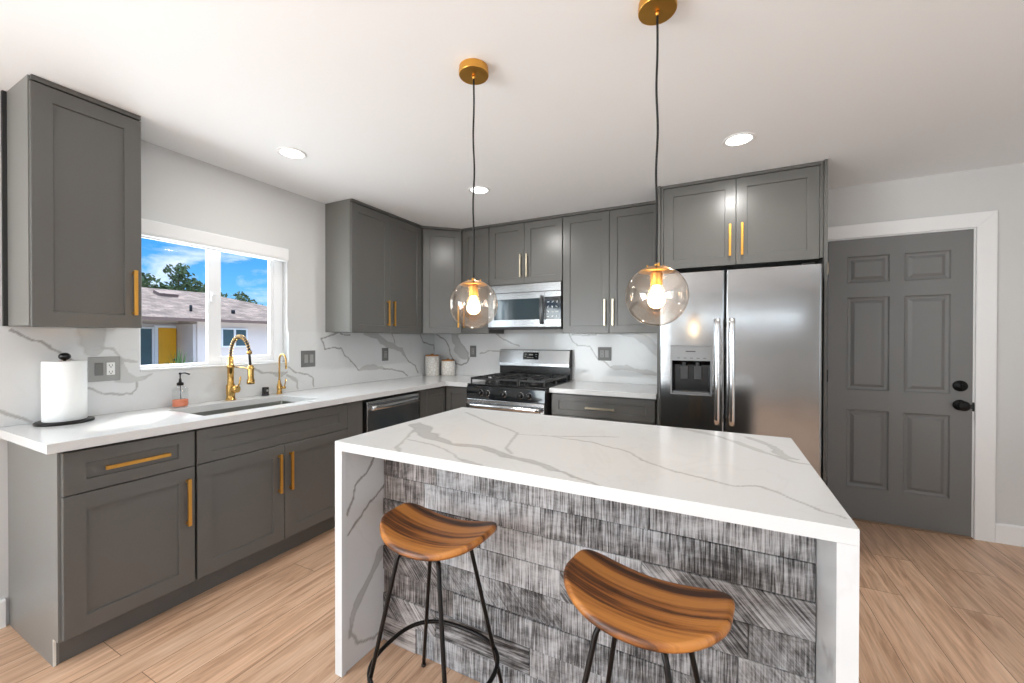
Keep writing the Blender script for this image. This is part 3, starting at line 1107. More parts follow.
# dishwasher
dw = thing('dishwasher', 'stainless dishwasher with bar handle under the countertop', 'dishwasher', (0.35, 2.43, 0))
m_ = MB(); m_.box(0.03, 2.122, 0.11, 0.59, 2.742, 0.868)
m_.box(0.03, 2.122, 0.02, 0.52, 2.742, 0.11)
m_.build('body', M['black_matte'], dw)
m_ = MB()
m_.prism([(0.592, 0.115), (0.636, 0.115), (0.640, 0.12), (0.640, 0.79), (0.6405, 0.835), (0.634, 0.852), (0.592, 0.852)], 'y', 2.136, 2.712)
dwd = m_.build('door', M['steel'], dw, bevel=0.002)
m_ = MB()
pts = []
for k in range(13):
    s_ = k / 12
    pts.append((0.660 + 0.016 * math.sin(PI * s_), 2.160 + 0.528 * s_, 0.806))
rings = []
for p in pts:
    rings.append([(p[0] + 0.009 * math.cos(a), p[1], p[2] + 0.017 * math.sin(a)) for a in [2 * PI * j / 14 for j in range(14)]])
m_.ring_surf(rings)
m_.cyl((0.6408, 2.175, 0.806), (0.660, 2.175, 0.806), 0.010, n=12)
m_.cyl((0.6408, 2.673, 0.806), (0.660, 2.673, 0.806), 0.010, n=12)
m_.build('handle', M['steel_bright'], dwd)
m_ = MB(); m_.box(0.50, 2.122, 0.001, 0.518, 2.742, 0.108)
m_.build('toe_kick', M['black_matte'], dw)

# corner base cabinet (doors meet in the inner corner)
c3 = thing('corner_base_cabinet', 'grey corner base cabinet under the two ceramic canisters', 'cabinet', (0.35, 3.3, 0))
YF = 3.117     # faces of base doors along the range wall
m_ = MB()
m_.prism([(0.002, 2.752), (0.594, 2.752), (0.594, YF + 0.026), (0.896, YF + 0.026), (0.896, YB - 0.002), (0.002, YB - 0.002)], 'z', 0.114, 0.875)
m_.box(0.594, 2.752, 0.114, 0.6175, 2.838, 0.8745)
m_.build('body', M['cab'], c3)
m_ = MB(); shaker(m_, (XB, 2.842, 0.124), UY, LX, YF - 0.006 - 2.842, 0.739, stile=0.055)
m_.build('door', M['cab'], c3)
m_ = MB(); shaker(m_, (XB + 0.006, YF, 0.124), (1, 0, 0), (0, -1, 0), 0.895 - XB - 0.006, 0.739, stile=0.055)
m_.build('door', M['cab'], c3)
m_ = MB(); m_.prism([(XK - 0.02, 2.752), (XK - 0.004, 2.752), (XK - 0.004, YF + 0.08), (0.896, YF + 0.08), (0.896, YF + 0.096), (XK - 0.02, YF + 0.096)], 'z', 0.001, 0.113)
m_.build('toe_kick', M['cab'], c3)

# base cabinet between range and fridge
c4 = thing('base_cabinet', 'grey base cabinet with a wide drawer, between range and fridge', 'cabinet', (2.1, 3.42, 0))
m_ = MB(); m_.box(1.690, YF + 0.026, 0.114, 2.512, YB - 0.002, 0.875)
m_.build('body', M['cab'], c4, bevel=0.001)
m_ = MB(); shaker(m_, (1.694, YF, 0.694), (1, 0, 0), (0, -1, 0), 2.508 - 1.694, 0.1695, stile=0.062, rail=0.047)
d_ = m_.build('drawer', M['cab'], c4)
hb = MB(); bar_handle(hb, (1.985, YF, 0.772), (2.215, YF, 0.772), (0, -1, 0))
hb.build('handle', M['champagne'], d_, bevel=0.0012)
for a0, a1, hx in ((1.694, 2.0995, 2.065), (2.1025, 2.508, 2.137)):
    m_ = MB(); shaker(m_, (a0, YF, 0.124), (1, 0, 0), (0, -1, 0), a1 - a0, 0.5655)
    d_ = m_.build('door', M['cab'], c4)
    hb = MB(); bar_handle(hb, (hx, YF, 0.413), (hx, YF, 0.640), (0, -1, 0))
    hb.build('handle', M['champagne'], d_, bevel=0.0012)
m_ = MB(); m_.box(1.690, YF + 0.085, 0.001, 2.512, YF + 0.100, 0.113)
m_.build('toe_kick', M['cab'], c4)

# upper cabinets -------------------------------------------------
UZ0, UZ1 = 1.373, 2.413
TOPZ = CEIL - 0.001
XU = 0.3086
YU = 3.427

def upper(name, label, loc, body, crown=True):
    r = thing(name, label, 'cabinet', loc, 'grey wall cabinets')
    mb = MB(); body(mb)
    mb.build('body', M['cab'], r, bevel=0.001)
    return r

def up_door(root, O, U, Nn, w, h, handle=None, hm='brass', stile=0.064):
    mb = MB(); shaker(mb, O, U, Nn, w, h, stile=stile)
    d = mb.build('door', M['cab'], root)
    if handle:
        hb = MB(); bar_handle(hb, handle[0], handle[1], Nn)
        hb.build('handle', M[hm], d, bevel=0.0012)
    return d

def dim(x0, y0, z0, x1, y1, z1):
    return lambda mb: mb.box(x0, y0, z0, x1, y1, z1)

# single-door cabinet over the paper towels
def b_(mb):
    mb.box(0.002, 0.607, UZ0, XU - 0.026, 0.976, UZ1 + 0.005)
    mb.box(0.002, 0.607, UZ1 + 0.005, XU - 0.001, 0.972, TOPZ)
u1 = upper('wall_cabinet', 'grey single-door wall cabinet above the paper towel roll', (0.15, 0.79, UZ0), b_)
up_door(u1, (XU, 0.6045, UZ0 - 0.004), UY, LX, 0.9725 - 0.6045, UZ1 - UZ0 + 0.002, ((XU, 0.941, 1.432), (XU, 0.941, 1.655)))
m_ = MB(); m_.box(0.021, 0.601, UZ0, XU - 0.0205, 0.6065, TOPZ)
m_.build('end_panel', M['laminate_sheen'], u1, bevel=0.0008)
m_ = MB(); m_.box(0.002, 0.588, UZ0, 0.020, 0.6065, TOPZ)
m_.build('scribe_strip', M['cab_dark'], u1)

# two-door cabinet beside the window
def b_(mb):
    mb.box(0.002, 2.295, UZ0, XU - 0.026, 3.150, UZ1 + 0.005)
    mb.box(0.002, 2.295, UZ1 + 0.005, XU - 0.001, 3.150, TOPZ)
u2 = upper('wall_cabinet', 'grey two-door wall cabinet beside the window', (0.15, 2.72, UZ0), b_)
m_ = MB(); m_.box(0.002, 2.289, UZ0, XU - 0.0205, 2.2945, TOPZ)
m_.build('end_panel', M['laminate_sheen'], u2, bevel=0.0008)
up_door(u2, (XU, 2.2925, UZ0 - 0.004), UY, LX, 0.4255, UZ1 - UZ0 + 0.002, ((XU, 2.684, 1.432), (XU, 2.684, 1.655)))
up_door(u2, (XU, 2.7210, UZ0 - 0.004), UY, LX, 0.4265, UZ1 - UZ0 + 0.002, ((XU, 2.755, 1.432), (XU, 2.755, 1.655)))

# diagonal corner cabinet
A_ = Vector((XU, 3.1565, 0)); B_ = Vector((0.5975, YU, 0))
U_ = (B_ - A_).normalized(); N_ = Vector((U_.y, -U_.x, 0))
def b_(mb):
    k = N_ * 0.026
    a, b2 = A_ - k, B_ - k
    mb.prism([(0.002, 3.1525), (a.x, 3.1525), (a.x, a.y), (b2.x, b2.y), (0.596, b2.y), (0.596, YB - 0.002), (0.002, YB - 0.002)], 'z', UZ0, UZ1 + 0.005)
    a, b2 = A_ - N_ * 0.001, B_ - N_ * 0.001
    mb.prism([(0.002, 3.1525), (a.x, 3.1535), (b2.x, b2.y), (0.5965, YB - 0.002), (0.002, YB - 0.002)], 'z', UZ1 + 0.005, TOPZ)
u3 = upper('corner_wall_cabinet', 'grey diagonal wall cabinet above the ceramic canisters', (0.25, 3.5, UZ0), b_)
L_ = (B_ - A_).length
p0 = A_ + U_ * 0.006; p0.z = UZ0 - 0.004
hp = A_ + U_ * (L_ - 0.040)
up_door(u3, p0, U_, N_, L_ - 0.012, UZ1 - UZ0 + 0.002, ((hp.x, hp.y, 1.432), (hp.x, hp.y, 1.655)))

NB = Vector((0, -1, 0))
def b_(mb):
    mb.box(0.6005, YU + 0.026, UZ0, 0.9145, YB - 0.002, UZ1 + 0.005)
    mb.box(0.6005, YU + 0.001, UZ1 + 0.005, 0.9145, YB - 0.002, TOPZ)
u4 = upper('wall_cabinet', 'narrow grey wall cabinet between corner cabinet and microwave', (0.757, 3.58, UZ0), b_)
up_door(u4, (0.603, YU, UZ0 - 0.004), LX, NB, 0.309, UZ1 - UZ0 + 0.002, ((0.637, YU, 1.432), (0.637, YU, 1.655)))

MZ = 1.842
def b_(mb):
    mb.box(0.9165, YU + 0.026, MZ, 1.676, YB - 0.002, UZ1 + 0.005)
    mb.box(0.9165, YU + 0.001, UZ1 + 0.005, 1.676, YB - 0.002, TOPZ)
u5 = upper('wall_cabinet', 'short grey two-door wall cabinet above the microwave', (1.297, 3.58, MZ), b_)
up_door(u5, (0.919, YU, MZ - 0.003), LX, NB, 0.3765, UZ1 - MZ + 0.001, ((1.264, YU, 1.899), (1.264, YU, 2.115)), 'champagne')
up_door(u5, (1.2985, YU, MZ - 0.003), LX, NB, 0.3750, UZ1 - MZ + 0.001, ((1.330, YU, 1.899), (1.330, YU, 2.115)), 'champagne')

def b_(mb):
    mb.box(1.678, YU + 0.026, UZ0, 2.5195, YB - 0.002, UZ1 + 0.005)
    mb.box(1.678, YU + 0.001, UZ1 + 0.005, 2.5195, YB - 0.002, TOPZ)
u6 = upper('wall_cabinet', 'tall grey two-door wall cabinet between microwave and fridge', (2.1, 3.58, UZ0), b_)
up_door(u6, (1.6815, YU, UZ0 - 0.004), LX, NB, 0.4135, UZ1 - UZ0 + 0.002, ((2.062, YU, 1.432), (2.062, YU, 1.658)), 'champagne')
up_door(u6, (2.0980, YU, UZ0 - 0.004), LX, NB, 0.4190, UZ1 - UZ0 + 0.002, ((2.131, YU, 1.432), (2.131, YU, 1.658)), 'champagne')

# fridge surround: two tall panels and the bridge cabinet
FY = 3.1346
m_ = MB(); m_.box(2.522, 3.118, 0.001, 2.5405, YB - 0.002, TOPZ)
tag(m_.build('fridge_side_panel', M['cab'], bevel=0.001, origin=(2.531, 3.43, 0)), 'tall grey panel between the marble backsplash and the fridge', 'panel', 'fridge side panels')
m_ = MB(); m_.box(3.5080, 3.1158, 0.001, 3.5255, YB - 0.002, TOPZ)
tag(m_.build('fridge_side_panel', M['cab'], bevel=0.001, origin=(3.508, 3.43, 0)), 'tall grey panel between the fridge and the grey door', 'panel', 'fridge side panels')
def b_(mb):
    mb.box(2.5415, FY + 0.026, 1.832, 3.5070, YB - 0.002, UZ1 + 0.005)
    mb.box(2.5415, FY + 0.001, UZ1 + 0.005, 3.5070, YB - 0.002, TOPZ)
    mb.box(2.5415, FY + 0.001, 1.832, 2.561, FY + 0.026, UZ1 + 0.005)
    mb.box(3.4890, FY + 0.004, 1.832, 3.5070, FY + 0.026, UZ1 + 0.005)
u7 = upper('wall_cabinet', 'deep grey two-door wall cabinet above the fridge', (3.02, 3.44, 1.832), b_)
up_door(u7, (2.5635, FY, 1.826), LX, NB, 0.4610, UZ1 - 1.826, ((2.990, FY, 1.885), (2.990, FY, 2.102)))
up_door(u7, (3.0275, FY, 1.826), LX, NB, 0.4590, UZ1 - 1.826, ((3.062, FY, 1.885), (3.062, FY, 2.102)))

# ------------------------------------------------------------------ countertops
CT = 0.914
CB = 0.8765
SX0, SX1, SY0, SY1 = 0.150, 0.528, 1.143, 1.812
m_ = MB()
XC, YCF = 0.6437, 3.0932
for r_ in ((0.0015, 0.5624, XC, SY0), (0.0015, SY0, SX0, SY1), (SX1, SY0, XC, SY1), (0.0015, SY1, XC, YCF), (0.0015, YCF, XC, YB - 0.0015), (XC, YCF, 0.9055, YB - 0.0015)):
    m_.box(r_[0], r_[1], CB, r_[2], r_[3], CT)
tag(m_.build('countertop', M['quartz'], recalc=False, origin=(0.3, 2.1, CB)), 'white quartz L-shaped countertop along the window wall', 'countertop')
m_ = MB(); m_.box(1.6815, YCF, CB, 2.5205, YB - 0.0015, CT)
tag(m_.build('countertop', M['quartz'], recalc=False, bevel=0.002, origin=(2.1, 3.42, CB)), 'short white quartz countertop between range and fridge', 'countertop')

# backsplash slabs with veins
VL = [
    ([(0.61, 1.356), (0.657, 1.32), (0.706, 1.302), (0.737, 1.271), (0.763, 1.251), (0.801, 1.211), (0.87, 1.15)], 0.0045, 0.75),
    ([(0.87, 1.38), (0.895, 1.345), (0.895, 1.30), (0.90, 1.265)], [0.050, 0.042, 0.045, 0.035], 0.42),
    ([(0.90, 1.265), (0.96, 1.262), (0.985, 1.215), (1.011, 1.193), (1.057, 1.182)], [0.012, 0.006, 0.004, 0.012, 0.004], 0.42),
    ([(0.990, 1.20), (0.998, 1.15), (0.997, 1.10), (1.03, 1.088), (1.064, 1.085), (1.127, 1.111)], [0.010, 0.014, 0.030, 0.026, 0.016, 0.004], 0.42),
    ([(0.868, 1.062), (0.915, 1.028), (0.984, 1.011), (1.043, 1.008), (1.06, 1.041), (1.06, 1.068)], 0.0035, 0.6),
    ([(0.577, 0.987), (0.623, 0.958), (0.67, 0.92)], [0.012, 0.008, 0.006], 0.6),
    ([(1.697, 1.109), (1.758, 1.074), (1.835, 1.062), (1.90, 1.05), (1.943, 1.06)], [0.004, 0.010, 0.008, 0.012, 0.006], 0.62),
    ([(1.95, 1.099), (2.015, 1.054), (2.12, 1.033), (2.159, 1.001), (2.17, 0.93)], 0.0042, 0.8),
    ([(1.943, 1.04), (1.99, 1.02), (2.029, 0.992), (2.029, 0.931)], [0.005, 0.010, 0.008, 0.004], 0.6),
    ([(2.528, 1.349), (2.461, 1.353), (2.412, 1.372), (2.348, 1.345), (2.242, 1.318), (2.272, 1.234), (2.364, 1.239), (2.436, 1.237), (2.477, 1.168), (2.562, 1.102), (2.633, 1.034)], 0.0045, 0.85),
    ([(2.633, 1.034), (2.688, 1.045), (2.802, 1.048), (2.902, 1.032), (2.964, 1.019)], [0.006, 0.018, 0.020, 0.016, 0.005], 0.6),
    ([(2.93, 1.026), (3.095, 1.003), (3.209, 0.97), (3.281, 0.932)], 0.0045, 0.85),
    ([(2.707, 1.363), (2.862, 1.349), (2.923, 1.289), (2.986, 1.25), (3.072, 1.241), (3.186, 1.199), (3.245, 1.14)], [0.010, 0.024, 0.026, 0.026, 0.020, 0.022, 0.014], 0.62),
    ([(3.245, 1.14), (3.305, 1.071), (3.405, 1.024), (3.443, 0.945)], 0.006, 0.8),
    ([(3.051, 1.359), (3.095, 1.272)], 0.004, 0.8),
    ([(3.482, 1.363), (3.522, 1.286), (3.617, 1.259), (3.717, 1.249), (3.731, 1.194)], 0.0055, 0.8),
]
m_ = MB()
BT = 0.015
BZ0 = CT + 0.0008
slab_with_veins(m_, 'x', 0.5624, WY0, BZ0, 1.3715, BT, -(BT - 0.001), VL, 0.0055)
slab_with_veins(m_, 'x', WY0, WY1, BZ0, WZ0 - 0.0005, BT, -(BT - 0.001), VL, 0.0055)
slab_with_veins(m_, 'x', WY1, 3.7315, BZ0, 1.3715, BT, -(BT - 0.001), VL, 0.006)
tag(m_.build('backsplash', M['quartz'], recalc=False, origin=(0.008, 2.1, CT)), 'white grey-veined quartz backsplash around the window', 'backsplash')
VB = [
    ([(0.047, 1.366), (0.168, 1.303), (0.222, 1.232), (0.233, 1.144), (0.276, 1.092), (0.308, 1.04), (0.381, 1.025), (0.464, 1.062), (0.49, 1.11)], 0.0055, 0.85),
    ([(0.29, 1.372), (0.30, 1.286), (0.36, 1.215), (0.43, 1.14), (0.474, 1.105)], [0.045, 0.040, 0.052, 0.050, 0.012], 0.60),
    ([(0.318, 1.356), (0.381, 1.269), (0.474, 1.166), (0.474, 1.114)], 0.005, 0.7),
    ([(0.625, 1.157), (0.723, 1.184), (0.857, 1.194), (0.95, 1.19)], 0.0045, 0.7),
    ([(0.838, 1.369), (0.913, 1.311), (1.024, 1.27), (1.096, 1.246)], 0.0045, 0.7),
    ([(1.628, 1.375), (1.676, 1.291), (1.723, 1.254), (1.846, 1.247), (1.884, 1.181), (1.921, 1.13), (1.988, 1.102), (2.039, 1.053)], 0.0045, 0.7),
    ([(1.66, 1.36), (1.80, 1.352), (1.90, 1.362)], 0.005, 0.6),
    ([(2.039, 1.053), (2.082, 1.050), (2.195, 1.058), (2.264, 1.040), (2.332, 1.026), (2.43, 1.013)], [0.006, 0.020, 0.026, 0.014, 0.020, 0.010], 0.5),
    ([(2.138, 1.368), (2.25, 1.357), (2.318, 1.322), (2.385, 1.287), (2.50, 1.19)], [0.010, 0.022, 0.034, 0.038, 0.034], 0.48),
]
m_ = MB()
slab_with_veins(m_, 'y', 0.0163, 2.5205, BZ0, 1.3715, YB - BT, BT - 0.001, VB, 0.006)
tag(m_.build('backsplash', M['quartz'], recalc=False, origin=(1.27, YB - 0.008, CT)), 'white grey-veined quartz backsplash behind the range', 'backsplash')

# ------------------------------------------------------------------ sink and its fittings
sk = thing('kitchen_sink', 'undermount stainless sink set in the countertop below the window', 'sink', (0.34, 1.478, 0.67))
m_ = MB()
def rr(x0, y0, x1, y1, r, z, n=6):
    out = []
    for cx_, cy_, a0 in ((x1 - r, y1 - r, 0), (x0 + r, y1 - r, PI / 2), (x0 + r, y0 + r, PI), (x1 - r, y0 + r, 1.5 * PI)):
        for k in range(n + 1):
            a = a0 + PI / 2 * k / n
            out.append((cx_ + r * math.cos(a), cy_ + r * math.sin(a), z))
    return out
g = 0.0006
m_.ring_surf([rr(SX0 + g - 0.0, SY0 + g, SX1 - g, SY1 - g, 0.012, CB - 0.0), rr(SX0 + 0.003, SY0 + 0.003, SX1 - 0.003, SY1 - 0.003, 0.014, CB - 0.01),
              rr(SX0 + 0.004, SY0 + 0.004, SX1 - 0.004, SY1 - 0.004, 0.016, 0.70),
              rr(SX0 + 0.02, SY0 + 0.02, SX1 - 0.02, SY1 - 0.02, 0.016, 0.682)], True, False, True, True)
m_.build('basin', M['sink'], sk)
m_ = MB(); m_.lathe([(0.001, 0.003), (0.030, 0.003), (0.042, 0.004), (0.045, 0.0005)], (0.34, 1.478, 0.6822), (0, 0, 1), 24, False, False)
m_.build('drain', M['steel_dark'], sk)

fc = thing('kitchen_faucet', 'tall gold spring-neck faucet behind the sink', 'faucet', (0.065, 1.52, CT))
fx, fy = 0.065, 1.52
m_ = MB()
m_.lathe([(0.030, 0.0005), (0.030, 0.006), (0.026, 0.008), (0.024, 0.03), (0.026, 0.05), (0.026, 0.095), (0.022, 0.102), (0.0185, 0.11), (0.0185, 0.205), (0.021, 0.208), (0.021, 0.232), (0.0165, 0.236), (0.0165, 0.285), (0.012, 0.29)], (fx, fy, CT), (0, 0, 1), 28)
fb = m_.build('body', M['gold'], fc)
m_ = MB()
m_.cyl((fx + 0.016, fy + 0.004, CT + 0.072), (fx + 0.052, fy + 0.018, CT + 0.072), 0.023, n=20)
m_.tube([(fx + 0.052, fy + 0.016, CT + 0.082), (fx + 0.058, fy + 0.022, CT + 0.11), (fx + 0.066, fy + 0.026, CT + 0.155)], [0.006, 0.0055, 0.005], 10)
m_.build('lever', M['gold'], fc)
# spring arch
arch = []
for k in range(65):
    a = PI * k / 64 * 0.90
    arch.append((fx + 0.105 - 0.105 * math.cos(a), fy, CT + 0.288 + 0.128 * math.sin(a)))
m_ = MB(); m_.tube(arch, 0.0075, 10)
m_.tube([arch[-1], (0.272, fy, CT + 0.30), (0.281, fy, CT + 0.235)], 0.0072, 10)
m_.build('hose', M['black_matte'], fc)
m_ = MB()
sp = []
turns = 19
for k in range(turns * 14 + 1):
    s_ = k / (turns * 14)
    i_f = s_ * 64
    i0 = min(int(i_f), 63)
    p = Vector(arch[i0]).lerp(Vector(arch[i0 + 1]), i_f - i0)
    tg = (Vector(arch[i0 + 1]) - Vector(arch[i0])).normalized()
    sd = Vector((0, 1, 0)); up_ = tg.cross(sd)
    an = 2 * PI * turns * s_
    sp.append(p + (sd * math.cos(an) + up_ * math.sin(an)) * 0.0115)
m_.tube(sp, 0.0021, 6)
m_.lathe([(0.0145, 0), (0.0155, 0.004), (0.0155, 0.016), (0.012, 0.02)], Vector(arch[-1]) - Vector((0, 0, 0.004)), (0.15, 0, -1), 18)
m_.build('spring', M['gold'], fc)
m_ = MB()
m_.lathe([(0.011, 0.0), (0.0165, -0.006), (0.0175, -0.03), (0.0175, -0.085), (0.022, -0.096), (0.0225, -0.116), (0.019, -0.120)], (0.285, fy, CT + 0.236), (0, 0, 1), 24)
m_.build('spray_head', M['gold'], fc)
m_ = MB()
m_.box(0.262, fy - 0.006, CT + 0.12, 0.268, fy + 0.006, CT + 0.165)
m_.build('spray_button', M['black_matte'], fc)
m_ = MB()
m_.tube([(fx + 0.015, fy, CT + 0.220), (fx + 0.20, fy, CT + 0.215)], 0.0045, 8)
m_.lathe([(0.0205, -0.007), (0.0205, 0.007), (0.0178, 0.007), (0.0178, -0.007), (0.0205, -0.007)], (0.285, fy, CT + 0.215), (0, 0, 1), 20, False, False)
m_.build('holder_arm', M['gold'], fc)

tp = thing('filter_faucet', 'small gold gooseneck water filter tap beside the sink', 'faucet', (0.062, 1.852, CT))
tx, ty = 0.062, 1.852
m_ = MB()
m_.lathe([(0.021, 0.0005), (0.021, 0.006), (0.017, 0.010), (0.0165, 0.030), (0.0175, 0.055), (0.014, 0.070), (0.0095, 0.085), (0.0085, 0.10)], (tx, ty, CT), (0, 0, 1), 24)
m_.build('body', M['gold'], tp)
m_ = MB()
pp = [(tx, ty, CT + 0.09), (tx, ty, CT + 0.16), (tx, ty, CT + 0.23)]
for k in range(1, 15):
    a = PI * k / 14
    pp.append((tx + 0.038 - 0.038 * math.cos(a), ty, CT + 0.245 + 0.045 * math.sin(a)))
pp += [(tx + 0.077, ty, CT + 0.215), (tx + 0.078, ty, CT + 0.185)]
m_.tube(pp, 0.0062, 12)
m_.build('spout', M['gold'], tp)
m_ = MB()
m_.cyl((tx + 0.014, ty + 0.004, CT + 0.048), (tx + 0.048, ty + 0.012, CT + 0.048), 0.010, n=14)
m_.tube([(tx + 0.044, ty + 0.011, CT + 0.055), (tx + 0.050, ty + 0.012, CT + 0.085), (tx + 0.054, ty + 0.012, CT + 0.112)], [0.005, 0.0045, 0.004], 8)
m_.build('lever', M['gold'], tp)

ag = thing('air_gap', 'black square air gap cap on the counter between the two gold taps', 'air gap', (0.062, 1.751, CT))
m_ = MB(); m_.lathe([(0.024, 0.0006), (0.024, 0.008), (0.0215, 0.010), (0.0215, 0.055), (0.019, 0.060), (0.001, 0.061)], (0.062, 1.751, CT), (0, 0, 1), 20, True, False)
m_.build('cap', M['black'], ag)
m_ = MB(); m_.box(0.0838, 1.744, CT + 0.030, 0.0856, 1.758, CT + 0.044)
m_.build('vent', M['plate'], ag)

sd_ = thing('soap_dispenser', 'clear glass soap bottle with coral soap and black pump', 'soap dispenser', (0.075, 1.237, CT))
bx_, by_ = 0.075, 1.237
m_ = MB(); m_.lathe([(0.001, 0.0006), (0.036, 0.0006), (0.039, 0.004), (0.039, 0.100), (0.036, 0.110), (0.022, 0.118), (0.016, 0.122), (0.016, 0.130)], (bx_, by_, CT), (0, 0, 1), 28, False, False)
m_.build('bottle', M['bottle_glass'], sd_)
m_ = MB(); m_.lathe([(0.001, 0.004), (0.036, 0.004), (0.0372, 0.007), (0.0372, 0.042), (0.001, 0.043)], (bx_, by_, CT), (0, 0, 1), 28, False, False)
m_.build('soap', M['soap'], sd_)
m_ = MB()
m_.lathe([(0.0165, 0.126), (0.0165, 0.141), (0.008, 0.145), (0.006, 0.165), (0.0035, 0.166), (0.0035, 0.190), (0.007, 0.191), (0.007, 0.200), (0.003, 0.203)], (bx_, by_, CT), (0, 0, 1), 18)
m_.tube([(bx_, by_, CT + 0.198), (bx_ + 0.030, by_ + 0.012, CT + 0.200), (bx_ + 0.055, by_ + 0.022, CT + 0.192)], 0.0045, 8)
m_.tube([(bx_, by_, CT + 0.128), (bx_ + 0.004, by_, CT + 0.06), (bx_ + 0.012, by_, CT + 0.012)], 0.0022, 6)
m_.build('pump', M['black_metal'], sd_)

# paper towel
tw = thing('paper_towel_holder', 'black metal paper towel stand with round base and oval finial', 'paper towel holder', (0.120, 0.752, CT))
tx, ty = 0.120, 0.752
m_ = MB(); m_.lathe([(0.001, 0.0006), (0.098, 0.0006), (0.100, 0.003), (0.100, 0.010), (0.097, 0.0125), (0.001, 0.0128)], (tx, ty, CT), (0, 0, 1), 48, False, False)
m_.build('base', M['black_metal'], tw)
m_ = MB(); m_.cyl((tx, ty, CT + 0.0125), (tx, ty, CT + 0.305), 0.0055, n=12)
m_.build('rod', M['black_metal'], tw)
m_ = MB(); m_.sphere((tx, ty, CT + 0.3165), 0.0215, 24, 12, 0.85)
m_.build('finial', M['black'], tw)
m_ = MB()
m_.lathe([(0.021, 0.0135), (0.072, 0.0135), (0.0745, 0.016), (0.0745, 0.292), (0.072, 0.2945), (0.021, 0.2945), (0.020, 0.292), (0.020, 0.016), (0.021, 0.0135)], (tx, ty, CT), (0, 0, 1), 48, False, False)
tr_ = thing('paper_towel_roll', 'white quilted paper towel roll on the black stand', 'paper towel roll', (tx, ty, CT + 0.0135))
m_.build('roll', M['paper'], tr_)
m_ = MB(); m_.lathe([(0.0180, 0.014), (0.0198, 0.014), (0.0198, 0.2948), (0.0180, 0.2948), (0.0180, 0.014)], (tx, ty, CT), (0, 0, 1), 24, False, False)
m_.build('core', M['cork'], tr_)

# canisters
for (cx_, cy_, r_, h_, lab) in ((0.118, 3.560, 0.076, 0.213, 'taller cream patterned ceramic canister with bamboo lid, in the counter corner'),
                               (0.270, 3.645, 0.074, 0.160, 'shorter cream patterned ceramic canister with bamboo lid, beside its taller twin')):
    cn = thing('canister', lab, 'canister', (cx_, cy_, CT), 'ceramic canisters')
    m_ = MB(); m_.lathe([(0.001, 0.0006), (r_ - 0.006, 0.0006), (r_, 0.006), (r_, h_ - 0.004), (r_ - 0.003, h_), (0.001, h_)], (cx_, cy_, CT), (0, 0, 1), 36, False, False)
    m_.build('jar', M['ceramic'], cn)
    m_ = MB(); m_.lathe([(0.001, h_ + 0.0005), (r_ - 0.004, h_ + 0.0005), (r_ - 0.002, h_ + 0.003), (r_ - 0.002, h_ + 0.012), (r_ - 0.005, h_ + 0.015), (0.016, h_ + 0.0155), (0.014, h_ + 0.022), (0.011, h_ + 0.026), (0.001, h_ + 0.027)], (cx_, cy_, CT), (0, 0, 1), 36, False, False)
    m_.build('lid', M['cork'], cn)

# ------------------------------------------------------------------ outlets and switches
def plate(name, label, cat, O, U, Nn, w, h, gangs, mat='plate_dark'):
    O, U, Nn = Vector(O), Vector(U), Vector(Nn)
    Z = Vector((0, 0, 1))
    r = thing(name, label, cat, O, 'grey wall plates')
    mb = MB()
    def ring(i, d):
        return [O + U * sx * (w / 2 - i) + Z * sz * (h / 2 - i) + Nn * d for sx, sz in ((-1, -1), (1, -1), (1, 1), (-1, 1))]
    mb.ring_surf([ring(0, 0.0003), ring(0, 0.004), ring(0.004, 0.007)], True, True, True, False)
    mb.build('cover', M[mat], r)
    n = len(gangs)
    for i, gk in enumerate(gangs):
        c = O + U * ((i - (n - 1) / 2) * 0.046) + Nn * 0.0075
        if gk == 's':
            mb = MB(); mb.obox(c + Nn * 0.0012, U * 0.0165, Z * 0.033, Nn * 0.0016)
            mb.obox(c + Nn * 0.003 + Z * 0.012, U * 0.014, Z * 0.017, Nn * 0.0014)
            mb.build('rocker_switch', M['plate_dark' if mat == 'plate' else 'plate'], r, bevel=0.0008)
        else:
            mb = MB(); mb.obox(c + Nn * 0.0012, U * 0.0165, Z * 0.033, Nn * 0.0016)
            sk_ = mb.build('socket', M['white_plastic' if gk == 'w' else 'plate'], r, bevel=0.0008)
            mb = MB()
            for dz in (-0.019, 0.015):
                for du in (-0.006, 0.006):
                    mb.obox(c + Nn * 0.0031 + Z * (dz + 0.003) + U * du, U * 0.0011, Z * 0.0045, Nn * 0.0004)
                mb.obox(c + Nn * 0.0031 + Z * (dz - 0.006), U * 0.0025, Z * 0.0022, Nn * 0.0004)
            mb.build('slots', M['slot'], sk_)
    return r
plate('outlet_plate', 'grey double plate with switch and white socket beside the paper towels', 'outlet', (BT, 0.925, 1.156), UY, LX, 0.126, 0.129, ['s', 'w'], 'plate')
plate('switch_plate', 'grey double switch plate between the window and wall cabinet', 'switch', (BT, 2.119, 1.158), UY, LX, 0.124, 0.129, ['s', 's'])
plate('outlet_plate', 'grey single outlet plate on the window-wall backsplash by the canisters', 'outlet', (BT, 2.953, 1.165), UY, LX, 0.084, 0.126, ['o'])
plate('outlet_plate', 'grey single outlet plate between canisters and range', 'outlet', (0.541, YB - BT, 1.182), LX, NB, 0.079, 0.125, ['o'])
plate('outlet_plate', 'grey double outlet plate between range and fridge', 'outlet', (1.984, YB - BT, 1.180), LX, NB, 0.126, 0.125, ['o', 's'])

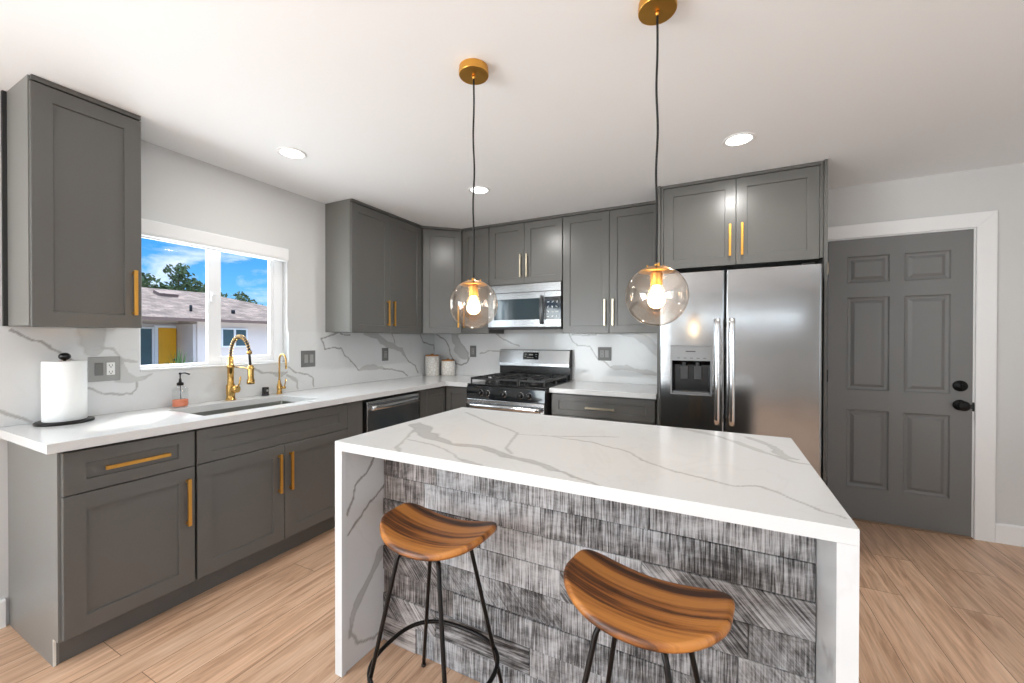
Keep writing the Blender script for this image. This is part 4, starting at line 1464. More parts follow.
# ------------------------------------------------------------------ range
rg = thing('gas_range', 'stainless gas range with black cast iron grates and five knobs', 'range', (1.295, 3.38, 0))
RX0, RX1 = 0.915, 1.672
m_ = MB(); m_.box(RX0, 3.062, 0.10, RX1, 3.728, 0.905)
m_.box(RX0 + 0.02, 3.10, 0.001, RX1 - 0.02, 3.70, 0.10)
m_.build('body', M['black_matte'], rg)
m_ = MB()   # cooktop with raised rim
m_.box(RX0 - 0.001, 3.040, 0.905, RX1 + 0.001, 3.66, 0.919)
m_.build('cooktop', M['black'], rg, bevel=0.005)
m_ = MB()
m_.prism([(3.062, 0.790), (3.024, 0.790), (3.034, 0.893), (3.040, 0.904), (3.062, 0.904)], 'x', RX0, RX1)
cp = m_.build('control_panel', M['glass_black'], rg, bevel=0.004)
for kx_ in (1.062, 1.128, 1.290, 1.452, 1.530):
    m_ = MB()
    m_.lathe([(0.024, 0.0), (0.024, 0.008), (0.020, 0.012), (0.018, 0.030), (0.015, 0.032), (0.001, 0.0322)], (kx_, 3.0288, 0.843), (0, -1, 0.10), 22, True, False)
    m_.obox((kx_, 2.9965, 0.846), (0.0045, 0, 0), (0, 0.0030, 0), (0, 0, 0.0165))
    kn = m_.build('knob', M['black'], rg)
    m_ = MB()
    m_.lathe([(0.026, 0.0), (0.0275, 0.001), (0.0275, 0.002), (0.026, 0.0025)], (kx_, 3.0291, 0.843), (0, -1, 0.10), 24, False, False)
    m_.build('knob_bezel', M['steel_bright'], kn)
m_ = MB()  # oven door
m_.box(RX0 + 0.004, 3.028, 0.17, RX1 - 0.004, 3.061, 0.786)
ov = m_.build('oven_door', M['steel'], rg, bevel=0.004)
m_ = MB(); m_.box(1.05, 3.0262, 0.30, 1.54, 3.0279, 0.62)
m_.build('oven_window', M['oven_glass'], ov)
m_ = MB()
rings = []
for k in range(17):
    s_ = k / 16
    x_ = RX0 + 0.03 + (RX1 - RX0 - 0.06) * s_
    yy = 2.990 - 0.010 * math.sin(PI * s_)
    rings.append([(x_, yy + 0.013 * math.cos(a), 0.735 + 0.020 * math.sin(a)) for a in [2 * PI * j / 16 for j in range(16)]])
m_.ring_surf(rings)
for x_ in (RX0 + 0.05, RX1 - 0.05):
    m_.cyl((x_, 2.995, 0.735), (x_, 3.0282, 0.735), 0.012, n=12)
m_.build('handle', M['steel_bright'], ov)
m_ = MB(); m_.box(RX0 + 0.004, 3.030, 0.055, RX1 - 0.004, 3.061, 0.165)
m_.build('storage_drawer', M['steel'], rg, bevel=0.004)
# backguard
m_ = MB()
m_.box(RX0 - 0.008, 3.668, 0.920, RX1, 3.730, 1.045)
m_.build('riser', M['black'], rg, bevel=0.003)
m_ = MB()
m_.prism([(3.648, 1.046), (3.730, 1.046), (3.730, 1.212), (3.690, 1.212), (3.676, 1.206), (3.650, 1.075)], 'x', RX0 - 0.010, RX1 - 0.006)
m_.build('backguard', M['steel'], rg, bevel=0.003)
m_ = MB(); m_.prism([(3.648, 1.047), (3.7305, 1.047), (3.7305, 1.213), (3.690, 1.213), (3.674, 1.207), (3.648, 1.075)], 'x', RX1 - 0.0058, RX1)
m_.build('end_cap', M['black_matte'], rg)
# display on the backguard slope
t0 = Vector((0, 3.650, 1.075)); t1 = Vector((0, 3.676, 1.206)); td = (t1 - t0).normalized(); tn = Vector((0, -td.z, td.y))
m_ = MB()
c_ = Vector((1.262, 0, 0)) + t0 + td * 0.075 + tn * 0.0012
m_.obox(c_, (0.084, 0, 0), td * 0.036, tn * 0.001)
disp = m_.build('display', M['glass_black'], rg)
for dx_, dz_, w_, h_ in ((-0.062, 0.016, 0.008, 0.003), (-0.062, -0.004, 0.008, 0.003), (-0.048, 0.016, 0.004, 0.003), (0.0, 0.012, 0.022, 0.007), (-0.03, -0.018, 0.010, 0.003), (-0.005, -0.018, 0.010, 0.003), (0.02, -0.018, 0.010, 0.003), (0.058, 0.014, 0.010, 0.003), (0.058, -0.006, 0.008, 0.003)):
    m_ = MB()
    m_.obox(c_ + Vector((dx_, 0, 0)) + td * dz_ + tn * 0.0013, (w_, 0, 0), td * h_, tn * 0.0002)
    m_.build('indicator', M['plate'], disp)
# burners and grates
for bx2, by2, br2 in ((1.07, 3.18, 0.045), (1.52, 3.18, 0.05), (1.07, 3.50, 0.04), (1.52, 3.50, 0.038), (1.295, 3.34, 0.036)):
    m_ = MB()
    m_.lathe([(br2, 0.0), (br2, 0.008), (br2 * 0.85, 0.012), (br2 * 0.8, 0.018), (br2 * 0.2, 0.020), (0.001, 0.020)], (bx2, by2, 0.9195), (0, 0, 1), 24, True, False)
    m_.build('burner', M['cast_iron'], rg)
for gx0, gx1 in ((0.935, 1.172), (1.178, 1.412), (1.418, 1.655)):
    m_ = MB()
    z0, z1 = 0.954, 0.972
    gy0, gy1 = 3.065, 3.635
    for x_ in (gx0, gx1 - 0.011):
        m_.box(x_, gy0, z0, x_ + 0.013, gy1, z1)
    for y_ in (gy0, (gy0 + gy1) / 2 - 0.006, gy1 - 0.011):
        m_.box(gx0 + 0.011, y_, z0, gx1 - 0.011, y_ + 0.011, z1)
    xm = (gx0 + gx1) / 2
    for q in ((gy0 * 3 + gy1) / 4, (gy0 + gy1 * 3) / 4):
        m_.box(gx0 + 0.011, q - 0.005, z0, xm - 0.03, q + 0.005, z1 + 0.004)
        m_.box(xm + 0.03, q - 0.005, z0, gx1 - 0.011, q + 0.005, z1 + 0.004)
        m_.box(xm - 0.005, q - 0.125, z0, xm + 0.005, q - 0.035, z1 + 0.004)
        m_.box(xm - 0.005, q + 0.035, z0, xm + 0.005, q + 0.125, z1 + 0.004)
    for x_ in (gx0, gx1 - 0.012):
        for y_ in (gy0, (gy0 + gy1) / 2 - 0.006, gy1 - 0.012):
            m_.box(x_, y_, 0.9195, x_ + 0.012, y_ + 0.012, z0)
    m_.build('grate', M['cast_iron'], rg, bevel=0.002)

# ------------------------------------------------------------------ microwave
mw = thing('microwave', 'stainless over-range microwave with black control panel', 'microwave', (1.297, 3.55, 1.42))
MX0, MX1, MZ0, MZ1 = 0.919, 1.6745, 1.412, 1.836
MF = 3.405
m_ = MB(); m_.box(MX0, MF + 0.017, MZ0, MX1, YB - 0.0165, MZ1)
m_.build('body', M['black_matte'], mw, bevel=0.003)
m_ = MB(); m_.box(MX0 + 0.002, MF, 1.755, MX1 - 0.004, MF + 0.0165, 1.832)
m_.build('vent_grille', M['steel'], mw, bevel=0.003)
m_ = MB()
DXR = 1.512
m_.box(MX0 + 0.002, MF, 1.432, 0.985, MF + 0.0165, 1.751)
m_.box(0.985, MF, 1.694, DXR, MF + 0.0165, 1.751)
m_.box(0.985, MF, 1.432, DXR, MF + 0.0165, 1.498)
m_.box(1.462, MF, 1.498, DXR, MF + 0.0165, 1.694)
mdoor = m_.build('door', M['steel'], mw)
m_ = MB(); m_.box(0.9855, MF + 0.002, 1.4985, 1.4615, MF + 0.006, 1.6935)
m_.build('window', M['oven_glass'], mdoor)
m_ = MB()
rings = []
for k in range(15):
    s_ = k / 14
    z_ = 1.452 + (1.716 - 1.452) * s_
    yy = MF - 0.017 - 0.022 * math.sin(PI * s_)
    rings.append([(1.487 + 0.013 * math.cos(a), yy + 0.008 * math.sin(a), z_) for a in [2 * PI * j / 14 for j in range(14)]])
m_.ring_surf(rings)
m_.cyl((1.487, MF + 0.0005, 1.468), (1.487, MF - 0.023, 1.468), 0.008, n=10)
m_.cyl((1.487, MF + 0.0005, 1.700), (1.487, MF - 0.023, 1.700), 0.008, n=10)
m_.build('handle', M['steel_dark'], mdoor)
for z0_, z1_ in ((1.702, 1.751), (1.432, 1.494)):
    m_ = MB(); m_.box(DXR + 0.003, MF, z0_, MX1 - 0.004, MF + 0.0165, z1_)
    m_.build('control_trim', M['steel'], mw)
m_ = MB(); m_.box(DXR + 0.003, MF + 0.001, 1.4945, MX1 - 0.004, MF + 0.0165, 1.7015)
cpn = m_.build('control_panel', M['glass_black'], mw)
for r_ in range(4):
    for c_ in range(3):
        m_ = MB()
        cx_ = 1.545 + 0.042 * c_ + 0.005 * (r_ % 2)
        cz_ = 1.522 + 0.044 * r_
        a = (r_ * 3 + c_) * 0.7
        m_.obox((cx_, MF + 0.0006, cz_), (0.011 * math.cos(a), 0, 0.010 * math.sin(a)), (-0.0025 * math.sin(a), 0, 0.0025 * math.cos(a)), (0, 0.0003, 0))
        m_.build('button', M['white_plastic'], cpn)
m_ = MB()
m_.box(MX0, MF, MZ0 - 0.002, MX1 - 0.004, MF + 0.0165, 1.4305)
m_.build('bottom_trim', M['black_matte'], mw)

# ------------------------------------------------------------------ refrigerator
fr = thing('refrigerator', 'side-by-side stainless refrigerator with ice and water dispenser', 'refrigerator', (3.014, 3.35, 0))
FX0, FX1, FXS = 2.556, 3.470, 2.960
FF = 2.957
FT = 1.766
m_ = MB(); m_.box(FX0 + 0.004, FF + 0.085, 0.025, FX1 - 0.004, YB - 0.03, FT - 0.006)
for x_ in (FX0 + 0.06, FX1 - 0.06):
    for y_ in (FF + 0.14, YB - 0.09):
        m_.cyl((x_, y_, 0.0005), (x_, y_, 0.026), 0.02, n=12)
m_.build('body', M['body_grey'], fr)
m_ = MB(); m_.box(FX0 + 0.01, FF + 0.05, 0.03, FX1 - 0.01, FF + 0.084, 0.115)
m_.build('kick_grille', M['black_matte'], fr)

def fridge_door(x0, x1, hole=None):
    mb = MB()
    def front(u, v):
        x = x0 + (x1 - x0) * u
        return x
    zb, zt = 0.122, FT
    def panel(xa, xb, za, zc):
        na = max(2, int((xb - xa) / 0.03)); nz_ = max(2, int((zc - za) / 0.05))
        def fn(u, v):
            x = xa + (xb - xa) * u
            z = za + (zc - za) * v
            e1 = min(x - x0, x1 - x)
            rd = 0.012
            dy = 0.0
            if e1 < rd:
                dy = rd - math.sqrt(max(rd * rd - (rd - e1) ** 2, 0))
            crown = 0.004 * (1 - ((x - (x0 + x1) / 2) / ((x1 - x0) / 2)) ** 2)
            return (x, FF + dy - crown, z)
        mb.grid(fn, na, nz_, True)
    if hole is None:
        xs = [x0, x0 + 0.004, x0 + 0.012, x1 - 0.012, x1 - 0.004, x1]
        for a, b2 in zip(xs, xs[1:]):
            panel(a, b2, zb, zt)
    else:
        hx0, hx1, hz0, hz1 = hole
        for a, b2 in ((x0, x0 + 0.004), (x0 + 0.004, x0 + 0.012), (x0 + 0.012, hx0), (hx1, x1 - 0.012), (x1 - 0.012, x1 - 0.004), (x1 - 0.004, x1)):
            panel(a, b2, zb, zt)
        panel(hx0, hx1, zb, hz0)
        panel(hx0, hx1, hz1, zt)
    # sides and back
    d1 = FF + 0.083
    y0 = FF + 0.012
    for x in (x0, x1):
        mb.add([(x, y0, zb), (x, d1, zb), (x, d1, zt), (x, y0, zt)], [(0, 1, 2, 3)])
    for z in (zb, zt):
        if True:
            mb.add([(x0, y0, z), (x0 + 0.012, FF, z), (x1 - 0.012, FF, z), (x1, y0, z), (x1, d1, z), (x0, d1, z)], [(0, 1, 2, 3, 4, 5)])
    mb.add([(x0, d1, zb), (x1, d1, zb), (x1, d1, zt), (x0, d1, zt)], [(0, 1, 2, 3)])
    return mb
HOLE = (2.632, 2.882, 0.943, 1.274)
d1_ = fridge_door(FX0, FXS - 0.003, HOLE).build('freezer_door', M['fridge_steel'], fr, recalc=False)
d2_ = fridge_door(FXS + 0.003, FX1).build('fridge_door', M['fridge_steel'], fr, recalc=False)
for dd, hx in ((d1_, 2.914), (d2_, 2.998)):
    m_ = MB()
    rings = []
    for k in range(21):
        s_ = k / 20
        z_ = 0.765 + (1.450 - 0.765) * s_
        so = 2.903 - 0.010 * math.sin(PI * s_)
        if s_ < 0.06 or s_ > 0.94:
            so += 0.004
        rings.append([(hx + 0.017 * math.cos(a), so + 0.011 * math.sin(a), z_) for a in [2 * PI * j / 16 for j in range(16)]])
    m_.ring_surf(rings)
    for z_ in (0.80, 1.415):
        m_.cyl((hx, 2.908, z_), (hx, FF - 0.001, z_), 0.013, n=12)
    m_.build('handle', M['steel_bright'], dd)
# dispenser: frame, control strip, recessed bay with paddles and tray
hx0, hx1, hz0, hz1 = HOLE
dsp = MB()
fw_ = 0.007
yo, yi = FF - 0.006, FF + 0.006
dsp.box(hx0 - 0.003, yo, hz0 - 0.003, hx0 + fw_, yi, hz1 + 0.003)
dsp.box(hx1 - fw_, yo, hz0 - 0.003, hx1 + 0.003, yi, hz1 + 0.003)
dsp.box(hx0 + fw_, yo, hz0 - 0.003, hx1 - fw_, yi, hz0 + fw_)
dsp.box(hx0 + fw_, yo, hz1 - 0.006, hx1 - fw_, yi, hz1 + 0.003)
ds = dsp.build('dispenser', M['panel_grey'], d1_, bevel=0.002)
m_ = MB(); m_.box(hx0 + fw_, FF - 0.003, 1.172, hx1 - fw_, FF + 0.010, hz1 - 0.006)
m_.build('dispenser_controls', M['panel_grey'], d1_)
m_ = MB(); m_.box(2.725, FF - 0.0036, 1.232, 2.785, FF - 0.0031, 1.238)
m_.build('badge', M['slot'], d1_)
for k in range(5):
    m_ = MB(); m_.box(2.672 + k * 0.040, FF - 0.0036, 1.188, 2.690 + k * 0.040, FF - 0.0031, 1.191)
    m_.build('button', M['slot'], d1_)
m_ = MB()
bx0, bx1, bz0, bz1 = hx0 + fw_, hx1 - fw_, hz0 + fw_, 1.1715
yd = FF + 0.075
q = [(bx0, yi, bz0), (bx1, yi, bz0), (bx1, yi, bz1), (bx0, yi, bz1)]
k_ = [(bx0 + 0.012, yd, bz0 + 0.008), (bx1 - 0.012, yd, bz0 + 0.008), (bx1 - 0.012, yd, bz1 - 0.03), (bx0 + 0.012, yd, bz1 - 0.03)]
m_.ring_surf([q, k_], True, False, True, False)
m_.build('dispenser_bay', M['black'], d1_, recalc=False)
m_ = MB()
m_.box(2.69, FF + 0.045, 1.045, 2.735, FF + 0.055, 1.135)
m_.box(2.775, FF + 0.045, 1.045, 2.82, FF + 0.055, 1.135)
m_.cyl((2.712, FF + 0.045, 1.165), (2.712, FF + 0.045, 1.135), 0.012, n=12)
m_.cyl((2.797, FF + 0.045, 1.165), (2.797, FF + 0.045, 1.135), 0.012, n=12)
m_.build('paddle', M['body_grey'], d1_, bevel=0.003)
m_ = MB(); m_.box(bx0 + 0.004, yi - 0.004, bz0 + 0.001, bx1 - 0.004, yd - 0.006, bz0 + 0.010)
m_.build('drip_tray', M['panel_grey'], d1_, bevel=0.002)
for x0_ in (FX0 + 0.03, FX1 - 0.10):
    m_ = MB()
    m_.box(x0_, FF + 0.02, FT + 0.0006, x0_ + 0.07, FF + 0.13, FT + 0.014)
    m_.build('hinge_cover', M['black_matte'], fr, bevel=0.004)

# ------------------------------------------------------------------ island
IX0, IX1, IY0, IY1, IZ = 1.5766, 3.1755, 1.0846, 1.9656, 0.9165
isl = thing('kitchen_island', 'white quartz waterfall island clad in weathered grey boards', 'kitchen island', (2.4, 1.6, 0))
IT = 0.035
LEG = 0.038
VI = [
    ([(1.662, 1.47), (1.76, 1.40), (1.874, 1.299), (2.007, 1.257), (2.137, 1.273), (2.275, 1.217)], [0.028, 0.040, 0.025, 0.016, 0.014, 0.017], 0.58),
    ([(2.275, 1.217), (2.405, 1.186), (2.513, 1.129), (2.6, 1.1), (2.64, 1.07), (2.65, 1.06)], [0.016, 0.010, 0.005, 0.004, 0.005, 0.005], 0.58),
    ([(1.662, 1.47), (1.646, 1.501), (1.70, 1.42), (1.748, 1.338), (1.793, 1.24), (1.84, 1.16), (1.867, 1.123), (1.905, 1.084)], [0.02, 0.012, 0.008, 0.006, 0.004, 0.003, 0.008, 0.006], 0.45),
    ([(1.812, 1.236), (1.935, 1.219), (2.033, 1.184), (2.128, 1.125), (2.184, 1.096), (2.245, 1.086)], [0.003, 0.0045, 0.004, 0.0035, 0.010, 0.012], 0.42),
    ([(1.687, 1.83), (1.80, 1.76), (1.927, 1.673), (2.03, 1.61), (2.147, 1.541), (2.187, 1.411), (2.222, 1.301), (2.269, 1.249)], [0.006, 0.010, 0.008, 0.006, 0.005, 0.004, 0.005, 0.004], 0.42),
    ([(2.16, 1.515), (2.301, 1.547), (2.437, 1.616), (2.545, 1.661)], [0.003, 0.004, 0.006, 0.004], 0.40),
    ([(2.256, 1.544), (2.481, 1.534), (2.616, 1.463), (2.702, 1.368), (2.787, 1.311), (2.861, 1.281), (2.94, 1.251), (3.017, 1.276), (3.079, 1.219), (3.131, 1.159), (3.17, 1.139)], 0.0038, 0.50),
    ([(2.70, 1.99), (2.818, 1.93), (2.921, 1.854), (3.008, 1.743), (3.067, 1.656), (3.133, 1.588), (3.173, 1.578)], [0.02, 0.016, 0.010, 0.012, 0.009, 0.006, 0.004], 0.42),
    ([(3.018, 1.903), (3.082, 1.806), (3.10, 1.72), (3.111, 1.643), (3.146, 1.627)], [0.006, 0.014, 0.018, 0.014, 0.004], 0.45),
]
m_ = MB()
slab_with_veins(m_, 'z', IX0, IX1, IY0, IY1, IZ, -IT, VI, 0.006)
m_.build('island_top', M['quartz'], isl, recalc=False)
LZ = IZ - IT - 0.0004
VLEG = [
    ([(1.275, 0.85), (1.252, 0.805), (1.216, 0.76), (1.158, 0.724), (1.135, 0.661), (1.12, 0.622)], 0.0045, 0.85),
    ([(1.33, 0.70), (1.303, 0.666), (1.24, 0.632), (1.18, 0.59), (1.124, 0.542)], 0.004, 0.85),
    ([(1.29, 0.393), (1.239, 0.323), (1.18, 0.264), (1.146, 0.212), (1.128, 0.13)], [0.020, 0.013, 0.017, 0.013, 0.010], 0.62),
    ([(1.14, 0.17), (1.135, 0.14), (1.168, 0.081), (1.251, 0.045), (1.33, 0.06)], 0.0045, 0.7),
]
m_ = MB()
m_.box(IX0, IY0, 0.0006, IX0 + LEG, IY0 + 0.021, LZ)
slab_with_veins(m_, 'x', IY0 + 0.021, IY1, 0.0006, LZ, IX0 + LEG - 0.006, -(LEG - 0.006), VLEG, 0.006)
m_.build('waterfall_side', M['quartz'], isl, recalc=False)
m_ = MB()
m_.box(IX1 - LEG, IY0, 0.0006, IX1, IY0 + 0.021, LZ)
VR = [([(IY0 + 0.03, 0.60), (IY0 + 0.10, 0.55), (IY0 + 0.16, 0.56)], [0.01, 0.012, 0.004], 0.4)]
slab_with_veins(m_, 'x', IY0 + 0.021, IY1, 0.0006, LZ, IX1 - LEG + 0.006, LEG - 0.006, VR, 0.02)
m_.build('waterfall_side', M['quartz'], isl, recalc=False)
# cabinet body behind the boards, with doors on the range side
m_ = MB()
m_.box(IX0 + LEG - 0.004, 1.332, 0.10, IX1 - LEG + 0.004, 1.925, LZ - 0.001)
m_.box(IX0 + LEG + 0.002, 1.332, 0.001, IX1 - LEG - 0.002, 1.86, 0.10)
m_.build('cabinet_body', M['cab'], isl)
for k in range(4):
    wd = (IX1 - IX0 - 2 * LEG - 0.012) / 4
    x1_ = IX1 - LEG - 0.006 - k * wd
    m_ = MB(); shaker(m_, (x1_, 1.946, 0.124), (-1, 0, 0), (0, 1, 0), wd - 0.004, 0.74)
    d_ = m_.build('door', M['cab'], isl)
    hx = x1_ - (0.034 if k % 2 else wd - 0.038)
    hb = MB(); bar_handle(hb, (hx, 1.946, 0.60), (hx, 1.946, 0.825), (0, 1, 0), so=0.018)
    hb.build('handle', M['brass'], d_, bevel=0.0012)
# boards
m_ = MB()
rnd = random.Random(21)
tone, warm, cut = [], [], []
row = 0.1027
zedges = [0.0006]
while zedges[-1] < LZ - 0.02:
    zedges.append(min(LZ - 0.001, 0.0035 + row * len(zedges)))
x_lo, x_hi = IX0 + LEG - 0.005, IX1 - LEG + 0.005
for ri in range(len(zedges) - 1):
    z0, z1 = zedges[ri], zedges[ri + 1]
    x = x_lo
    first = True
    while x < x_hi - 1e-6:
        L2 = rnd.uniform(0.36, 0.85) if not first else rnd.uniform(0.12, 0.5)
        first = False
        xe = x + L2
        if x_hi - xe < 0.10:
            xe = x_hi
        th = rnd.choice([0.021, 0.023, 0.025, 0.027])
        yf = 1.3310 - th
        gp = 0.0008
        e2 = 0.002
        def rg_(i, y):
            return [(x + gp + i, y, z0 + gp + i), (xe - gp - i, y, z0 + gp + i), (xe - gp - i, y, z1 - gp - i), (x + gp + i, y, z1 - gp - i)]
        nf = len(m_.f)
        m_.ring_surf([rg_(0, 1.3314), rg_(0, yf + e2), rg_(e2, yf)], True, True, True, False)
        cnt = len(m_.f) - nf
        tval = rnd.random()
        xm = (x + xe) / 2
        wv = max(0.0, 1.0 - (xm - x_lo) / 0.42) * rnd.uniform(0.5, 0.9) + rnd.uniform(0, 0.16)
        cv = rnd.choices([0.0, 1.0, 2.0, 0.4], [5, 2.2, 1.6, 1.4])[0]
        tone += [tval] * cnt
        warm += [wv] * cnt
        cut += [cv] * cnt
        x = xe
m_.att = {'tone': ('FACE', tone), 'warm': ('FACE', warm), 'cut': ('FACE', cut)}
m_.build('board_cladding', M['planks'], isl, recalc=False)
isl.rotation_euler = (0, 0, -0.0054)

# ------------------------------------------------------------------ bar stools
def make_stool():
    r = thing('bar_stool', '', 'stool', (0, 0, 0), 'bar stools at the island')
    # seat: half-moon outline, dished along its length, ends raised
    hw, yb_, yf_ = 0.205, 0.126, -0.137
    NA = 64
    out = []
    def outline(t):
        a = 2 * PI * t
        c, s = math.cos(a), math.sin(a)
        if s >= 0:       # straight-ish back
            ex = 0.34
            x = hw * math.copysign(abs(c) ** 0.70, c)
            y = yb_ * abs(s) ** 0.36 - 0.012 * (1 - abs(c)) ** 1.5
        else:            # round front
            x = hw * math.copysign(abs(c) ** 0.88, c)
            y = yf_ * abs(s) ** 0.92
        return x, y
    def ztop(x, y):
        q = abs(x) / hw
        return 0.655 + 0.042 * q ** 2.2 + 0.006 * max(0, y / yb_) ** 2 - 0.006 * max(0, -y / 0.165) ** 3
    def zbot(x, y):
        q = abs(x) / hw
        return 0.6265 + 0.039 * q ** 2.2
    base = [outline(k / NA) for k in range(NA)]
    mb = MB()
    rings = []
    def ring(sc, fz, dz):
        o = []
        for x, y in base:
            X, Y = x * sc, (y + 0.02) * sc - 0.02
            o.append((X, Y, fz(X, Y) + dz))
        return o
    for sc in (0.02, 0.2, 0.4, 0.6, 0.8, 0.92):
        rings.append(ring(sc, ztop, 0.0))
    rings.append(ring(0.965, ztop, -0.001))
    rings.append(ring(0.99, ztop, -0.006))
    rings.append(ring(1.0, ztop, -0.014))
    rings.append(ring(0.995, lambda x, y: 0.5 * (ztop(x, y) + zbot(x, y)), -0.006))
    rings.append(ring(0.965, zbot, 0.010))
    rings.append(ring(0.90, zbot, 0.001))
    for sc in (0.7, 0.4, 0.02):
        rings.append(ring(sc, zbot, 0.0))
    mb.ring_surf(rings, True, True, True, True)
    mb.build('seat', M['seat'], r)
    # mounting plate and legs
    mb = MB()
    mb.box(-0.080, -0.092, 0.6140, 0.080, 0.092, 0.6195)
    mb.box(-0.02, -0.02, 0.6195, 0.02, 0.02, 0.629)
    mb.build('mounting_plate', M['black_metal'], r, bevel=0.002)
    for sx in (-1, 1):
        for sy in (-1, 1):
            mb = MB()
            ft_ = Vector((sx * 0.186, sy * 0.171, 0.004)); tp_ = Vector((sx * 0.0815, sy * 0.0888, 0.605))
            up2 = tp_ + Vector((-sx * 0.014, -sy * 0.014, 0.011))
            mb.tube([ft_, ft_.lerp(tp_, 0.5), ft_.lerp(tp_, 0.97), tp_.lerp(up2, 0.4) + Vector((0, 0, 0.002)), up2 + Vector((-sx * 0.02, -sy * 0.018, 0.0))], 0.0072, 12)
            lg = mb.build('leg', M['black_metal'], r)
            mb = MB(); mb.lathe([(0.0085, 0.0004), (0.0095, 0.002), (0.0095, 0.010), (0.0078, 0.012)], (sx * 0.186, sy * 0.171, 0), (0, 0, 1), 12)
            mb.build('foot_cap', M['black_matte'], lg)
    mb = MB()
    R_ = 0.2135
    def se(a):
        c, s = math.cos(a), math.sin(a)
        q = (abs(c) ** 2.7 + abs(s / 0.88) ** 2.7) ** (-1 / 2.7)
        return (0.207 * q * c, 0.207 * q * s, 0.205)
    mb.tube([se(2 * PI * k / 56) for k in range(56)], 0.0075, 10, closed=True)
    mb.build('foot_ring', M['black_metal'], r)
    return r
st1 = make_stool()
st1['label'] = 'wooden half-moon stool beside the veined waterfall side, its black foot ring in view'
st1.location = (2.046, 1.106, 0)
st1.rotation_euler = (0, 0, 0.006)
def copy_tree(o, parent=None):
    c = o.copy()
    COL.objects.link(c)
    if parent is not None:
        c.parent = parent
    for ch in list(o.children):
        copy_tree(ch, c)
    return c
st2 = copy_tree(st1)
st2['label'] = 'wooden half-moon stool before the middle of the board cladding, cropped by the bottom edge'
st2.location = (2.735, 1.055, 0)
st2.rotation_euler = (0, 0, -0.135)

# ------------------------------------------------------------------ pendants
GR = 0.101
def make_pendant(x, y, zc, label):
    r = thing('pendant_light', label, 'pendant light', (x, y, CEIL), 'globe pendants over the island')
    mb = MB()
    mb.lathe([(0.060, -0.0005), (0.060, -0.014), (0.0615, -0.0145), (0.0615, -0.030), (0.060, -0.032), (0.001, -0.0325)], (x, y, CEIL), (0, 0, 1), 48, True, False, smooth=False)
    mb.lathe([(0.007, -0.0325), (0.007, -0.040), (0.005, -0.046), (0.003, -0.0465)], (x, y, CEIL), (0, 0, 1), 14)
    mb.build('canopy', M['brass'], r)
    ztop_ = zc + GR
    mb = MB()
    pts = []
    for k in range(41):
        s_ = k / 40
        wob = 0.0025 * math.sin(s_ * 17) * math.sin(PI * s_)
        pts.append((x + wob, y + wob * 0.5, CEIL - 0.045 + (ztop_ + 0.012 - CEIL + 0.045) * s_))
    mb.tube(pts, 0.0037, 8)
    mb.build('cord', M['cord'], r)
    mb = MB()
    mb.sphere((x, y, zc), GR, 48, 28, 1.0, 0.0, PI - 0.28, cap=False)
    mb.build('globe', M['globe_glass'], r)
    mb = MB()
    zc2 = zc + GR * math.cos(0.62) - 0.002
    rc = GR * math.sin(0.60)
    ri = GR - 0.0015
    dome = [(ri * math.sin(a), ri * math.cos(a)) for a in [0.62 * (1 - k / 9) for k in range(9)]]
    mb.lathe([(0.001, ri * math.cos(0.62) - 0.002), (ri * math.sin(0.62) - 0.002, ri * math.cos(0.62) - 0.002)] + dome + [(0.008, ri * 0.9985), (0.007, GR + 0.003), (0.0045, GR + 0.006), (0.001, GR + 0.0062)], (x, y, zc), (0, 0, 1), 40, False, False)
    for a in (0.9, 3.0, 5.1):
        mb.cyl((x + 0.030 * math.cos(a), y + 0.030 * math.sin(a), zc + GR - 0.012), (x + 0.030 * math.cos(a), y + 0.030 * math.sin(a), zc + GR + 0.004), 0.0028, n=8)
    mb.build('cap', M['brass'], r)
    mb = MB()
    mb.lathe([(0.0190, 0.0), (0.0195, -0.003), (0.0195, -0.040), (0.0175, -0.043)], (x, y, zc2 - 0.003), (0, 0, 1), 24)
    mb.build('socket', M['brass'], r)
    mb = MB()
    zb_ = zc2 - 0.046
    mb.lathe([(0.012, 0.0), (0.013, -0.006), (0.016, -0.016), (0.0245, -0.032), (0.0285, -0.046), (0.0265, -0.060), (0.018, -0.071), (0.008, -0.0755), (0.001, -0.076)], (x, y, zb_), (0, 0, 1), 24, True, False)
    mb.build('bulb', M['bulb'], r)
    l = bpy.data.lights.new('pendant_glow', 'POINT')
    l.energy = 1.0
    l.color = (1.0, 0.75, 0.45)
    l.shadow_soft_size = 0.03
    lo = bpy.data.objects.new('pendant_glow', l)
    COL.objects.link(lo)
    lo.parent = r
    lo.location = (0, 0, zb_ - 0.096 - CEIL)
    return r
make_pendant(2.003, 1.421, 1.461, 'clear glass globe pendant hanging before the microwave and range')
make_pendant(2.7245, 1.418, 1.462, 'clear glass globe pendant hanging before the fridge')

